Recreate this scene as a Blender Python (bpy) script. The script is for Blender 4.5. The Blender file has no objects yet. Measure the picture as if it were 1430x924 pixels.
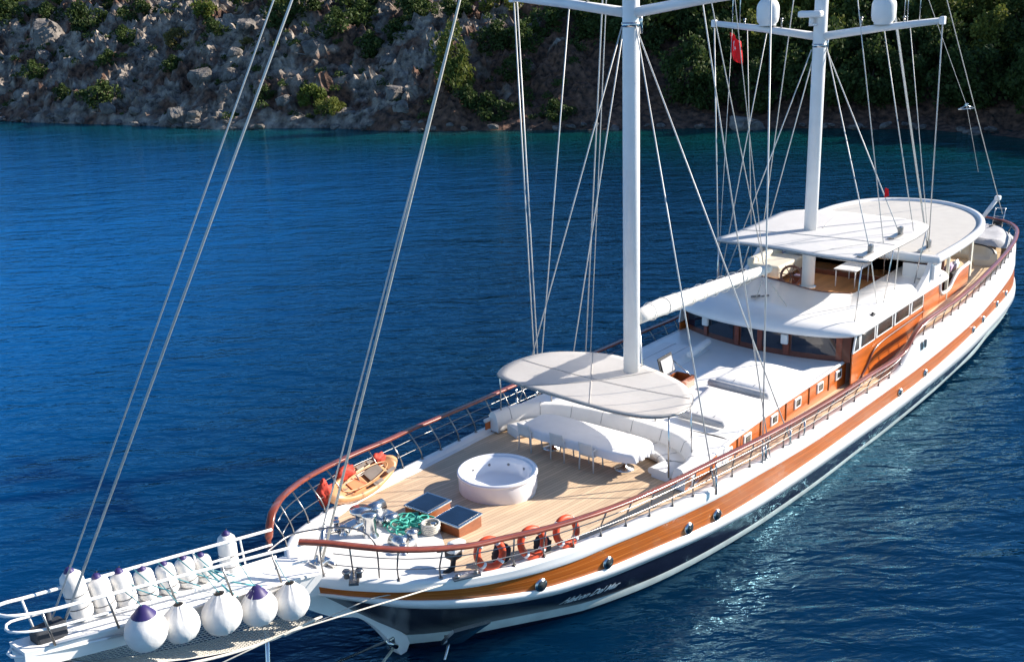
import bpy, bmesh, math, random
from mathutils import Vector, Matrix, noise
random.seed(7)
sc = bpy.context.scene
col = sc.collection
rad = math.radians
# ------------------------------------------------------------------ camera
CAM = Vector((-8.679, -16.208, 14.5))
FW = Vector((0.73110276, 0.61301047, -0.29951113))
RT = Vector((0.63364195, -0.7728322, -0.03504665))
UP = Vector((0.25295581, 0.16416011, 0.95344891))
cd = bpy.data.cameras.new('camera'); co = bpy.data.objects.new('camera', cd); col.objects.link(co)
co.matrix_world = Matrix(((RT.x, UP.x, -FW.x, CAM.x), (RT.y, UP.y, -FW.y, CAM.y), (RT.z, UP.z, -FW.z, CAM.z), (0, 0, 0, 1)))
cd.sensor_width = 36; cd.lens = 37.6; cd.clip_start = 0.1; cd.clip_end = 3000
sc.camera = co
# ------------------------------------------------------------------ sky, sun, exposure
SUN_EL, SUN_AZ = rad(27), rad(-34)          # azimuth measured from +X towards +Y: the sun stands abaft the port beam
sdir = Vector((math.cos(SUN_AZ) * math.cos(SUN_EL), math.sin(SUN_AZ) * math.cos(SUN_EL), math.sin(SUN_EL)))
w = bpy.data.worlds.new('World'); sc.world = w; w.use_nodes = True
wn = w.node_tree.nodes; wl = w.node_tree.links
sky = wn.new('ShaderNodeTexSky'); sky.sky_type = 'NISHITA'; sky.sun_disc = False
sky.sun_elevation = SUN_EL; sky.sun_rotation = math.pi / 2 - SUN_AZ
sky.air_density = 1.0; sky.dust_density = 0.0; sky.ozone_density = 6.0
bg = wn['Background']; bg.inputs['Strength'].default_value = 0.085
wl.new(sky.outputs[0], bg.inputs[0])
sl = bpy.data.lights.new('sun', 'SUN'); sl.energy = 5.0; sl.angle = rad(0.5); sl.color = (1.0, 0.91, 0.80)
so = bpy.data.objects.new('sun', sl); col.objects.link(so); so.location = (20, -60, 60)
so.rotation_euler = (-sdir).to_track_quat('-Z', 'Y').to_euler()
sc.view_settings.view_transform = 'Standard'; sc.view_settings.look = 'None'
sc.view_settings.exposure = 1.0; sc.view_settings.gamma = 1; sc.view_settings.use_curve_mapping = False
sc.render.engine = 'CYCLES'; sc.cycles.max_bounces = 6; sc.cycles.transparent_max_bounces = 8
sc.cycles.use_denoising = True

# ------------------------------------------------------------------ materials
MATS = {}
def mat(name, colr, rough=0.5, metal=0.0, vary=0.12, vscale=3.0, coat=0.0, bump=0.0, bscale=20.0, spec=0.5, colr2=None, trans=0.0, vstretch=(1, 1, 1), coords='Object'):
    m = bpy.data.materials.new(name); m.use_nodes = True
    nt = m.node_tree; N = nt.nodes; L = nt.links; p = N['Principled BSDF']
    p.inputs['Roughness'].default_value = rough; p.inputs['Metallic'].default_value = metal
    p.inputs['Coat Weight'].default_value = coat; p.inputs['Coat Roughness'].default_value = 0.08
    p.inputs['Specular IOR Level'].default_value = spec
    tc = N.new('ShaderNodeTexCoord'); mp = N.new('ShaderNodeMapping'); mp.inputs['Scale'].default_value = vstretch
    L.new(tc.outputs[coords], mp.inputs[0])
    nz = N.new('ShaderNodeTexNoise'); nz.inputs['Scale'].default_value = vscale; nz.inputs['Detail'].default_value = 5
    L.new(mp.outputs[0], nz.inputs['Vector'])
    rp = N.new('ShaderNodeValToRGB')
    c = Vector(colr); c2 = Vector(colr2) if colr2 else None
    a = c * (1 - vary); b = c2 if c2 else c * (1 + vary)
    rp.color_ramp.elements[0].position = 0.3; rp.color_ramp.elements[0].color = (*a, 1)
    rp.color_ramp.elements[1].position = 0.7; rp.color_ramp.elements[1].color = (*[min(1, v) for v in b], 1)
    L.new(nz.outputs['Fac'], rp.inputs[0]); L.new(rp.outputs[0], p.inputs['Base Color'])
    if bump:
        nb = N.new('ShaderNodeTexNoise'); nb.inputs['Scale'].default_value = bscale; nb.inputs['Detail'].default_value = 4
        L.new(mp.outputs[0], nb.inputs['Vector'])
        bp = N.new('ShaderNodeBump'); bp.inputs['Strength'].default_value = bump; bp.inputs['Distance'].default_value = 0.05
        L.new(nb.outputs['Fac'], bp.inputs['Height']); L.new(bp.outputs[0], p.inputs['Normal'])
    if trans:
        tr = N.new('ShaderNodeBsdfTranslucent'); L.new(rp.outputs[0], tr.inputs[0])
        mx = N.new('ShaderNodeMixShader'); mx.inputs[0].default_value = trans
        out = N['Material Output']; L.new(p.outputs[0], mx.inputs[1]); L.new(tr.outputs[0], mx.inputs[2]); L.new(mx.outputs[0], out.inputs[0])
    MATS[name] = m
    return m
mat('gelcoat', (0.80, 0.79, 0.77), 0.28, vary=0.04, vscale=1.5)
mat('white_paint', (0.78, 0.78, 0.77), 0.35, vary=0.05, vscale=2)
mat('cream_paint', (0.66, 0.61, 0.50), 0.45, vary=0.06)
mat('deck_white', (0.74, 0.73, 0.70), 0.55, vary=0.05, bump=0.05, bscale=60)
mat('rail_wood', (0.22, 0.048, 0.022), 0.3, vary=0.25, vscale=2.2, coat=0.5, vstretch=(0.4, 4, 4))
mat('mahogany', (0.13, 0.035, 0.018), 0.3, vary=0.25, vscale=3, coat=0.5)
mat('side_wood', (0.54, 0.125, 0.013), 0.32, vary=0.22, vscale=1.6, coat=0.45, vstretch=(0.5, 1, 5))
mat('navy', (0.008, 0.011, 0.026), 0.25, vary=0.15, spec=0.35)
mat('boot_paint', (0.46, 0.52, 0.50), 0.4, vary=0.15, vscale=2)
mat('canvas', (0.74, 0.71, 0.67), 0.85, vary=0.05, vscale=1.2, trans=0.5, bump=0.15, bscale=4)
mat('canvas_white', (0.72, 0.71, 0.69), 0.85, vary=0.04, vscale=1.0, trans=0.25, bump=0.15, bscale=3)
mat('cushion_white', (0.80, 0.79, 0.77), 0.85, vary=0.03, bump=0.25, bscale=5)
mat('chair_white', (0.72, 0.71, 0.69), 0.5, vary=0.06)
mat('cloth', (0.78, 0.78, 0.80), 0.8, vary=0.03, bump=0.35, bscale=5)
mat('cream_panel', (0.57, 0.54, 0.48), 0.6, vary=0.05)
mat('steel', (0.62, 0.62, 0.61), 0.22, metal=1.0, vary=0.1)
mat('steel_dark', (0.30, 0.29, 0.28), 0.3, metal=0.9, vary=0.15)
mat('wire', (0.58, 0.58, 0.56), 0.45, metal=0.2, vary=0.1)
mat('rope_white', (0.60, 0.57, 0.50), 0.8, vary=0.12, vscale=20)
mat('rope_green', (0.05, 0.42, 0.33), 0.75, vary=0.3, vscale=14, colr2=(0.10, 0.55, 0.44))
mat('rope_teal', (0.08, 0.30, 0.34), 0.75, vary=0.3)
mat('rope_dark', (0.03, 0.035, 0.045), 0.8, vary=0.2)
mat('glass_dark', (0.008, 0.014, 0.03), 0.06, vary=0.1, spec=0.8)
mat('glass_side', (0.035, 0.038, 0.035), 0.06, vary=0.6, vscale=1.5, spec=0.8)
mat('hatch_glass', (0.006, 0.018, 0.045), 0.07, vary=0.2, spec=0.7)
mat('hatch_wood', (0.27, 0.075, 0.02), 0.35, vary=0.2, vscale=6, coat=0.4, vstretch=(1, 1, 5))
mat('orange', (0.72, 0.075, 0.018), 0.5, vary=0.15, vscale=5)
mat('red_orange', (0.52, 0.045, 0.022), 0.7, vary=0.3, vscale=7, bump=0.3, bscale=10)
mat('black', (0.02, 0.02, 0.022), 0.5, vary=0.2)
mat('black_cloth', (0.022, 0.022, 0.028), 0.8, vary=0.3, bump=0.3, bscale=10)
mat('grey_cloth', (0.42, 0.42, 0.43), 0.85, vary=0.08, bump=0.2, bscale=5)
mat('lilac_cloth', (0.46, 0.36, 0.52), 0.85, vary=0.15)
mat('purple', (0.030, 0.018, 0.12), 0.5, vary=0.15)
mat('fender_white', (0.74, 0.72, 0.69), 0.55, vary=0.08, vscale=4, bump=0.2, bscale=7)
mat('tub_acrylic', (0.78, 0.79, 0.82), 0.15, vary=0.02, coat=0.4)
mat('tub_side', (0.74, 0.73, 0.74), 0.3, vary=0.04)
mat('kayak_plastic', (0.56, 0.29, 0.13), 0.42, vary=0.12, vscale=3)
mat('kayak_seat', (0.55, 0.17, 0.06), 0.6, vary=0.15)
mat('kayak_grey', (0.16, 0.13, 0.11), 0.7, vary=0.2)
mat('flag_red', (0.75, 0.015, 0.02), 0.8, vary=0.1, trans=0.3)
mat('flag_white', (0.8, 0.8, 0.8), 0.8, vary=0.03)
mat('sail_cover', (0.76, 0.73, 0.67), 0.85, vary=0.08, vscale=2, bump=0.4, bscale=4)
mat('bark', (0.06, 0.04, 0.03), 0.9, vary=0.3)
mat('name_white', (0.85, 0.85, 0.85), 0.4, vary=0.02)

def teak(name, base, caulk, pitch, axis='Y', rough=0.6):
    m = bpy.data.materials.new(name); m.use_nodes = True
    nt = m.node_tree; N = nt.nodes; L = nt.links; p = N['Principled BSDF']; p.inputs['Roughness'].default_value = rough
    tc = N.new('ShaderNodeTexCoord'); sx = N.new('ShaderNodeSeparateXYZ'); L.new(tc.outputs['Object'], sx.inputs[0])
    d = N.new('ShaderNodeMath'); d.operation = 'DIVIDE'; L.new(sx.outputs[axis], d.inputs[0]); d.inputs[1].default_value = pitch
    fr = N.new('ShaderNodeMath'); fr.operation = 'FRACT'; L.new(d.outputs[0], fr.inputs[0])
    gt = N.new('ShaderNodeMath'); gt.operation = 'LESS_THAN'; L.new(fr.outputs[0], gt.inputs[0]); gt.inputs[1].default_value = 0.09
    fl = N.new('ShaderNodeMath'); fl.operation = 'FLOOR'; L.new(d.outputs[0], fl.inputs[0])
    wnz = N.new('ShaderNodeTexWhiteNoise'); wnz.noise_dimensions = '2D'
    xx = N.new('ShaderNodeMath'); xx.operation = 'DIVIDE'; L.new(sx.outputs['X'], xx.inputs[0]); xx.inputs[1].default_value = 2.6
    off = N.new('ShaderNodeMath'); off.operation = 'MULTIPLY_ADD'; L.new(fl.outputs[0], off.inputs[0]); off.inputs[1].default_value = 0.37; L.new(xx.outputs[0], off.inputs[2])
    fx = N.new('ShaderNodeMath'); fx.operation = 'FLOOR'; L.new(off.outputs[0], fx.inputs[0])
    cb = N.new('ShaderNodeCombineXYZ'); L.new(fl.outputs[0], cb.inputs[0]); L.new(fx.outputs[0], cb.inputs[1]); L.new(cb.outputs[0], wnz.inputs['Vector'])
    nz = N.new('ShaderNodeTexNoise'); nz.inputs['Scale'].default_value = 1.3; nz.inputs['Detail'].default_value = 6
    mp = N.new('ShaderNodeMapping'); mp.inputs['Scale'].default_value = (0.5, 2.5, 1); L.new(tc.outputs['Object'], mp.inputs[0]); L.new(mp.outputs[0], nz.inputs['Vector'])
    ad = N.new('ShaderNodeMath'); ad.operation = 'MULTIPLY_ADD'; L.new(wnz.outputs['Value'], ad.inputs[0]); ad.inputs[1].default_value = 0.45; L.new(nz.outputs['Fac'], ad.inputs[2])
    rp = N.new('ShaderNodeValToRGB'); rp.color_ramp.elements[0].position = 0.3; rp.color_ramp.elements[1].position = 1.15 if False else 1.0
    b = Vector(base); rp.color_ramp.elements[0].color = (*(b * 0.80), 1); rp.color_ramp.elements[1].color = (*(b * 1.2), 1)
    L.new(ad.outputs[0], rp.inputs[0])
    mx = N.new('ShaderNodeMix'); mx.data_type = 'RGBA'; L.new(gt.outputs[0], mx.inputs['Factor']); L.new(rp.outputs[0], mx.inputs['A']); mx.inputs['B'].default_value = (*caulk, 1)
    L.new(mx.outputs['Result'], p.inputs['Base Color'])
    MATS[name] = m
teak('teak', (0.56, 0.41, 0.27), (0.27, 0.18, 0.11), 0.11)
teak('teak_side', (0.66, 0.49, 0.30), (0.30, 0.20, 0.12), 0.11)
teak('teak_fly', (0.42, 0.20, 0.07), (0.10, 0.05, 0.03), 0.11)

def hull_wood():
    m = bpy.data.materials.new('hull_wood'); m.use_nodes = True
    nt = m.node_tree; N = nt.nodes; L = nt.links; p = N['Principled BSDF']
    p.inputs['Roughness'].default_value = 0.35; p.inputs['Specular IOR Level'].default_value = 0.25; p.inputs['Coat Weight'].default_value = 0.3; p.inputs['Coat Roughness'].default_value = 0.1
    uv = N.new('ShaderNodeUVMap'); sx = N.new('ShaderNodeSeparateXYZ'); L.new(uv.outputs[0], sx.inputs[0])
    mp = N.new('ShaderNodeMapping'); mp.inputs['Scale'].default_value = (0.25, 9, 1); L.new(uv.outputs[0], mp.inputs[0])
    nz = N.new('ShaderNodeTexNoise'); nz.inputs['Scale'].default_value = 2.2; nz.inputs['Detail'].default_value = 7; L.new(mp.outputs[0], nz.inputs['Vector'])
    rp = N.new('ShaderNodeValToRGB'); e = rp.color_ramp.elements
    e[0].position = 0.28; e[0].color = (0.27, 0.060, 0.005, 1); e[1].position = 0.72; e[1].color = (0.56, 0.145, 0.013, 1)
    L.new(nz.outputs['Fac'], rp.inputs[0])
    mul = N.new('ShaderNodeMath'); mul.operation = 'MULTIPLY'; L.new(sx.outputs['Y'], mul.inputs[0]); mul.inputs[1].default_value = 3.0
    fr = N.new('ShaderNodeMath'); fr.operation = 'FRACT'; L.new(mul.outputs[0], fr.inputs[0])
    lt = N.new('ShaderNodeMath'); lt.operation = 'LESS_THAN'; L.new(fr.outputs[0], lt.inputs[0]); lt.inputs[1].default_value = 0.07
    mx = N.new('ShaderNodeMix'); mx.data_type = 'RGBA'; L.new(lt.outputs[0], mx.inputs['Factor']); L.new(rp.outputs[0], mx.inputs['A']); mx.inputs['B'].default_value = (0.64, 0.22, 0.045, 1)  # lighter plank seams, their edge highlights painted into the wood colour
    L.new(mx.outputs['Result'], p.inputs['Base Color'])
    MATS['hull_wood'] = m
hull_wood()

def rock_mat():
    m = bpy.data.materials.new('rock'); m.use_nodes = True
    nt = m.node_tree; N = nt.nodes; L = nt.links; p = N['Principled BSDF']; p.inputs['Roughness'].default_value = 0.9
    tc = N.new('ShaderNodeTexCoord')
    n1 = N.new('ShaderNodeTexNoise'); n1.inputs['Scale'].default_value = 0.9; n1.inputs['Detail'].default_value = 8; n1.inputs['Roughness'].default_value = 0.65
    L.new(tc.outputs['Object'], n1.inputs['Vector'])
    r1 = N.new('ShaderNodeValToRGB'); e = r1.color_ramp.elements
    e[0].position = 0.33; e[0].color = (0.045, 0.04, 0.038, 1); e[1].position = 0.70; e[1].color = (0.32, 0.29, 0.26, 1)
    L.new(n1.outputs['Fac'], r1.inputs[0])
    L.new(r1.outputs[0], p.inputs['Base Color'])
    vb = N.new('ShaderNodeTexVoronoi'); vb.inputs['Scale'].default_value = 0.8; vb.feature = 'DISTANCE_TO_EDGE'; L.new(tc.outputs['Object'], vb.inputs['Vector'])
    ad = N.new('ShaderNodeMath'); ad.operation = 'MULTIPLY_ADD'; L.new(vb.outputs['Distance'], ad.inputs[0]); ad.inputs[1].default_value = 0.8; L.new(n1.outputs['Fac'], ad.inputs[2])
    b = N.new('ShaderNodeBump'); b.inputs['Strength'].default_value = 0.9; b.inputs['Distance'].default_value = 0.5; L.new(ad.outputs[0], b.inputs['Height']); L.new(b.outputs[0], p.inputs['Normal'])
    MATS['rock'] = m
rock_mat()

def hill_mat():
    m = bpy.data.materials.new('hill_ground'); m.use_nodes = True
    nt = m.node_tree; N = nt.nodes; L = nt.links; p = N['Principled BSDF']; p.inputs['Roughness'].default_value = 0.95
    tc = N.new('ShaderNodeTexCoord')
    at = N.new('ShaderNodeAttribute'); at.attribute_name = 'rockiness'
    n1 = N.new('ShaderNodeTexNoise'); n1.inputs['Scale'].default_value = 0.55; n1.inputs['Detail'].default_value = 9; n1.inputs['Roughness'].default_value = 0.7
    L.new(tc.outputs['Object'], n1.inputs['Vector'])
    rr = N.new('ShaderNodeValToRGB'); e = rr.color_ramp.elements
    e[0].position = 0.36; e[0].color = (0.04, 0.036, 0.034, 1); e[1].position = 0.64; e[1].color = (0.47, 0.40, 0.33, 1)
    L.new(n1.outputs['Fac'], rr.inputs[0])
    n2 = N.new('ShaderNodeTexNoise'); n2.inputs['Scale'].default_value = 1.4; n2.inputs['Detail'].default_value = 8
    L.new(tc.outputs['Object'], n2.inputs['Vector'])
    rs = N.new('ShaderNodeValToRGB'); e = rs.color_ramp.elements
    e[0].position = 0.35; e[0].color = (0.03, 0.018, 0.013, 1); e[1].position = 0.72; e[1].color = (0.24, 0.125, 0.08, 1)
    L.new(n2.outputs['Fac'], rs.inputs[0])
    n3 = N.new('ShaderNodeTexNoise'); n3.inputs['Scale'].default_value = 0.22; n3.inputs['Detail'].default_value = 6; L.new(tc.outputs['Object'], n3.inputs['Vector'])
    mm = N.new('ShaderNodeMath'); mm.operation = 'ADD'; L.new(n3.outputs['Fac'], mm.inputs[0]); L.new(at.outputs['Fac'], mm.inputs[1])
    st = N.new('ShaderNodeMapRange'); st.inputs['From Min'].default_value = 1.0; st.inputs['From Max'].default_value = 1.12; L.new(mm.outputs[0], st.inputs['Value'])
    mx = N.new('ShaderNodeMix'); mx.data_type = 'RGBA'; L.new(st.outputs[0], mx.inputs['Factor']); L.new(rs.outputs[0], mx.inputs['A']); L.new(rr.outputs[0], mx.inputs['B'])
    L.new(mx.outputs['Result'], p.inputs['Base Color'])
    vb = N.new('ShaderNodeTexVoronoi'); vb.inputs['Scale'].default_value = 0.9; L.new(tc.outputs['Object'], vb.inputs['Vector'])
    ad = N.new('ShaderNodeMath'); ad.operation = 'ADD'; L.new(vb.outputs['Distance'], ad.inputs[0]); L.new(n1.outputs['Fac'], ad.inputs[1])
    b = N.new('ShaderNodeBump'); b.inputs['Strength'].default_value = 1.0; b.inputs['Distance'].default_value = 0.7; L.new(ad.outputs[0], b.inputs['Height']); L.new(b.outputs[0], p.inputs['Normal'])
    MATS['hill_ground'] = m
hill_mat()

def leaf_mat(name, c1, c2):
    m = bpy.data.materials.new(name); m.use_nodes = True
    nt = m.node_tree; N = nt.nodes; L = nt.links; p = N['Principled BSDF']; p.inputs['Roughness'].default_value = 0.7; p.inputs['Specular IOR Level'].default_value = 0.25
    gi = N.new('ShaderNodeNewGeometry'); oi = N.new('ShaderNodeObjectInfo')
    ad = N.new('ShaderNodeMath'); ad.operation = 'MULTIPLY_ADD'; L.new(gi.outputs['Random Per Island'], ad.inputs[0]); ad.inputs[1].default_value = 0.6
    m2 = N.new('ShaderNodeMath'); m2.operation = 'MULTIPLY'; L.new(oi.outputs['Random'], m2.inputs[0]); m2.inputs[1].default_value = 0.4
    L.new(m2.outputs[0], ad.inputs[2])
    mx = N.new('ShaderNodeMix'); mx.data_type = 'RGBA'; L.new(ad.outputs[0], mx.inputs['Factor']); mx.inputs['A'].default_value = (*c1, 1); mx.inputs['B'].default_value = (*c2, 1)
    L.new(mx.outputs['Result'], p.inputs['Base Color'])
    tr = N.new('ShaderNodeBsdfTranslucent'); L.new(mx.outputs['Result'], tr.inputs[0])
    ms = N.new('ShaderNodeMixShader'); ms.inputs[0].default_value = 0.3; L.new(p.outputs[0], ms.inputs[1]); L.new(tr.outputs[0], ms.inputs[2]); L.new(ms.outputs[0], N['Material Output'].inputs[0])
    MATS[name] = m
leaf_mat('leaf_dark', (0.024, 0.044, 0.013), (0.085, 0.125, 0.030))
leaf_mat('leaf_pine', (0.06, 0.09, 0.02), (0.21, 0.22, 0.04))
leaf_mat('leaf_yellow', (0.10, 0.10, 0.03), (0.24, 0.20, 0.07))
leaf_mat('leaf_bright', (0.05, 0.085, 0.015), (0.17, 0.20, 0.035))

def water_mat():
    m = bpy.data.materials.new('sea_water'); m.use_nodes = True
    nt = m.node_tree; N = nt.nodes; L = nt.links; N.remove(N['Principled BSDF'])
    tc = N.new('ShaderNodeTexCoord'); at = N.new('ShaderNodeAttribute'); at.attribute_name = 'shallow'
    ap = N.new('ShaderNodeAttribute'); ap.attribute_name = 'sky_tint'
    n0 = N.new('ShaderNodeTexNoise'); n0.inputs['Scale'].default_value = 0.05; n0.inputs['Detail'].default_value = 4; L.new(tc.outputs['Object'], n0.inputs['Vector'])
    ad0 = N.new('ShaderNodeMath'); ad0.operation = 'MULTIPLY_ADD'; L.new(n0.outputs['Fac'], ad0.inputs[0]); ad0.inputs[1].default_value = 0.3; L.new(at.outputs['Fac'], ad0.inputs[2])
    sb = N.new('ShaderNodeMath'); sb.operation = 'SUBTRACT'; L.new(ad0.outputs[0], sb.inputs[0]); sb.inputs[1].default_value = 0.15
    rp = N.new('ShaderNodeValToRGB'); e = rp.color_ramp.elements
    e[0].position = 0.0; e[0].color = (0.0003, 0.014, 0.045, 1)
    e[1].position = 1.0; e[1].color = (0.030, 0.070, 0.062, 1)
    for pos, c in ((0.30, (0.0003, 0.017, 0.040, 1)), (0.6, (0.0006, 0.034, 0.042, 1)), (0.85, (0.002, 0.056, 0.054, 1))):
        q = e.new(pos); q.color = c
    L.new(sb.outputs[0], rp.inputs[0])
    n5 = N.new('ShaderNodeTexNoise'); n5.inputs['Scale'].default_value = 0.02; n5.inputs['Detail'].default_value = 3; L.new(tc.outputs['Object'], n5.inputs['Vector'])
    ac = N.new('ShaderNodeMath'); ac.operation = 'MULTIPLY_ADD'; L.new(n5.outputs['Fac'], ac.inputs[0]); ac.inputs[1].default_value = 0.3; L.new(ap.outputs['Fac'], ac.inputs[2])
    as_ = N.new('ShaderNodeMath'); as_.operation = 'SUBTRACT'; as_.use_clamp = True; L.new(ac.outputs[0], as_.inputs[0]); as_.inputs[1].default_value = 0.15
    mx = N.new('ShaderNodeMix'); mx.data_type = 'RGBA'; L.new(as_.outputs[0], mx.inputs['Factor']); L.new(rp.outputs[0], mx.inputs['A']); mx.inputs['B'].default_value = (0.0004, 0.084, 0.28, 1)  # sky reflection painted into the body colour as a paler blue
    df = N.new('ShaderNodeSubsurfaceScattering'); df.falloff = 'BURLEY'; df.inputs['Scale'].default_value = 1.0; df.inputs['Radius'].default_value = (2.0, 2.6, 3.0); L.new(mx.outputs['Result'], df.inputs['Color'])
    gl = N.new('ShaderNodeBsdfGlossy'); gl.inputs['Roughness'].default_value = 0.06; gl.inputs['Color'].default_value = (0.38, 0.78, 1.0, 1)
    prev = None
    for sc_, st, dist, stretch, rot in ((0.25, 0.40, 1.0, (2.2, 1, 1), -0.80), (1.3, 0.60, 0.30, (2.8, 1, 1), -0.92), (4.0, 0.60, 0.085, (2.3, 1, 1), -0.72)):
        mp = N.new('ShaderNodeMapping'); mp.vector_type = 'TEXTURE'; mp.inputs['Scale'].default_value = stretch; mp.inputs['Rotation'].default_value = (0, 0, rot)
        L.new(tc.outputs['Object'], mp.inputs[0])
        nz = N.new('ShaderNodeTexNoise'); nz.inputs['Scale'].default_value = sc_; nz.inputs['Detail'].default_value = 3; nz.inputs['Distortion'].default_value = 0.5
        L.new(mp.outputs[0], nz.inputs['Vector'])
        b = N.new('ShaderNodeBump'); b.inputs['Strength'].default_value = st; b.inputs['Distance'].default_value = dist
        L.new(nz.outputs['Fac'], b.inputs['Height'])
        if prev: L.new(prev.outputs[0], b.inputs['Normal'])
        prev = b
    L.new(prev.outputs[0], gl.inputs['Normal']); L.new(prev.outputs[0], df.inputs['Normal'])
    fr = N.new('ShaderNodeFresnel'); fr.inputs['IOR'].default_value = 1.40; L.new(prev.outputs[0], fr.inputs['Normal'])
    ms = N.new('ShaderNodeMixShader'); L.new(fr.outputs[0], ms.inputs[0]); L.new(df.outputs[0], ms.inputs[1]); L.new(gl.outputs[0], ms.inputs[2])
    L.new(ms.outputs[0], N['Material Output'].inputs[0])
    MATS['sea_water'] = m
water_mat()

# ------------------------------------------------------------------ mesh helpers
class MB:
    def __init__(s): s.v = []; s.f = []; s.uv = {}; s.smooth = set()
    def add(s, vs, fs, smooth=False, uvs=None):
        o = len(s.v); s.v += [Vector(v) for v in vs]
        for f in fs:
            if smooth: s.smooth.add(len(s.f))
            if uvs: s.uv[len(s.f)] = [uvs[i] for i in f]
            s.f.append([i + o for i in f])
    def box(s, c, size, rz=0.0, tilt=None, bevel=0.0):
        bm = bmesh.new(); bmesh.ops.create_cube(bm, size=1.0)
        for v in bm.verts: v.co = Vector((v.co.x * size[0], v.co.y * size[1], v.co.z * size[2]))
        if bevel: bmesh.ops.bevel(bm, geom=bm.edges[:], offset=bevel, segments=2, affect='EDGES', profile=0.5)
        M = Matrix.Translation(Vector(c)) @ Matrix.Rotation(rz, 4, 'Z')
        if tilt: M = M @ Matrix.Rotation(tilt[1], 4, tilt[0])
        bm.transform(M); s.bm(bm)
    def bm(s, bm, smooth=False):
        bm.verts.index_update()
        s.add([v.co.copy() for v in bm.verts], [[v.index for v in f.verts] for f in bm.faces], smooth); bm.free()
    def tube(s, pts, r, seg=8, cap=True, rs=None, closed=False):
        pts = [Vector(p) for p in pts]; n = len(pts); vs = []; fs = []
        up0 = None
        for i, p in enumerate(pts):
            if closed: t = pts[(i + 1) % n] - pts[i - 1]
            else: t = pts[min(i + 1, n - 1)] - pts[max(i - 1, 0)]
            t = t.normalized() if t.length > 1e-9 else Vector((0, 0, 1))
            if up0 is None: up0 = Vector((0, 0, 1)) if abs(t.z) < 0.9 else Vector((1, 0, 0))
            a = up0 - t * up0.dot(t); a = a.normalized() if a.length > 1e-6 else t.orthogonal().normalized(); up0 = a
            b = t.cross(a); rr = rs[i] if rs else r
            for k in range(seg):
                th = 2 * math.pi * k / seg; vs.append(p + (a * math.cos(th) + b * math.sin(th)) * rr)
        m = n if closed else n - 1
        for i in range(m):
            j = (i + 1) % n
            for k in range(seg):
                k2 = (k + 1) % seg; fs.append([i * seg + k, i * seg + k2, j * seg + k2, j * seg + k])
        if cap and not closed: fs.append(list(range(seg))[::-1]); fs.append([(n - 1) * seg + k for k in range(seg)])
        s.add(vs, fs, True)
    def lathe(s, prof, c=(0, 0, 0), seg=48, smooth=True, sx=1.0, sy=1.0):
        c = Vector(c); vs = []; fs = []
        for (r, z) in prof:
            for k in range(seg):
                th = 2 * math.pi * k / seg; vs.append(c + Vector((r * sx * math.cos(th), r * sy * math.sin(th), z)))
        for i in range(len(prof) - 1):
            for k in range(seg):
                k2 = (k + 1) % seg; fs.append([i * seg + k, i * seg + k2, (i + 1) * seg + k2, (i + 1) * seg + k])
        s.add(vs, fs, smooth)
    def prism(s, poly, z0, z1):
        n = len(poly); vs = [(x, y, z0) for x, y in poly] + [(x, y, z1) for x, y in poly]
        fs = [list(range(n))[::-1], [n + i for i in range(n)]] + [[i, (i + 1) % n, n + (i + 1) % n, n + i] for i in range(n)]
        s.add(vs, fs)
    def grid(s, rows, smooth=True, closed=False, uvs=None):
        n = len(rows[0]); vs = [p for r in rows for p in r]; fs = []
        for i in range(len(rows) - 1):
            for k in range(n if closed else n - 1):
                k2 = (k + 1) % n; fs.append([i * n + k, i * n + k2, (i + 1) * n + k2, (i + 1) * n + k])
        s.add(vs, fs, smooth, uvs)
    def slab(s, quad, th):
        q = [Vector(v) for v in quad]; nr = (q[1] - q[0]).cross(q[2] - q[0]).normalized() * th
        n = len(q); s.add(q + [v - nr for v in q], [list(range(n)), [n + i for i in range(n)][::-1]] + [[i, n + i, n + (i + 1) % n, (i + 1) % n] for i in range(n)])
def wloc(o):
    p = Vector((0, 0, 0))
    while o is not None: p += o.location; o = o.parent
    return p
def obj(name, mb, material, parent=None, base=None, solid=0.0, smoothall=False):
    me = bpy.data.meshes.new(name)
    off = wloc(parent) if parent is not None else Vector((0, 0, 0))
    b = Vector(base) if base is not None else off
    me.from_pydata([tuple(v - b) for v in mb.v], [], mb.f)
    for i in (range(len(me.polygons)) if smoothall else mb.smooth): me.polygons[i].use_smooth = True
    if mb.uv:
        ul = me.uv_layers.new(name='UVMap')
        for pl in me.polygons:
            if pl.index in mb.uv:
                for li, q in zip(pl.loop_indices, mb.uv[pl.index]): ul.data[li].uv = q
    me.materials.append(MATS[material]); me.update()
    o = bpy.data.objects.new(name, me); col.objects.link(o)
    if parent is not None: o.parent = parent
    o.location = b - off
    if solid:
        md = o.modifiers.new('solid', 'SOLIDIFY'); md.thickness = solid; md.offset = 0
    return o
def fixn(o):
    bm = bmesh.new(); bm.from_mesh(o.data); bmesh.ops.recalc_face_normals(bm, faces=bm.faces); bm.to_mesh(o.data); bm.free(); return o
def thing(name, label, cat, loc, group=None, rz=0.0):
    o = bpy.data.objects.new(name, None); col.objects.link(o); o.empty_display_size = 0.3
    o.location = loc; o.rotation_euler = (0, 0, rz); tag(o, label, cat, group); return o
def tag(o, label, cat, group=None, kind=None):
    if label: o['label'] = label
    if cat: o['category'] = cat
    if group: o['group'] = group
    if kind: o['kind'] = kind
    return o
def copy_tree(o, parent=None):
    c = o.copy(); col.objects.link(c); c.parent = parent
    for ch in o.children: copy_tree(ch, c)
    return c
def lerp(a, b, t): return a + (b - a) * t
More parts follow.
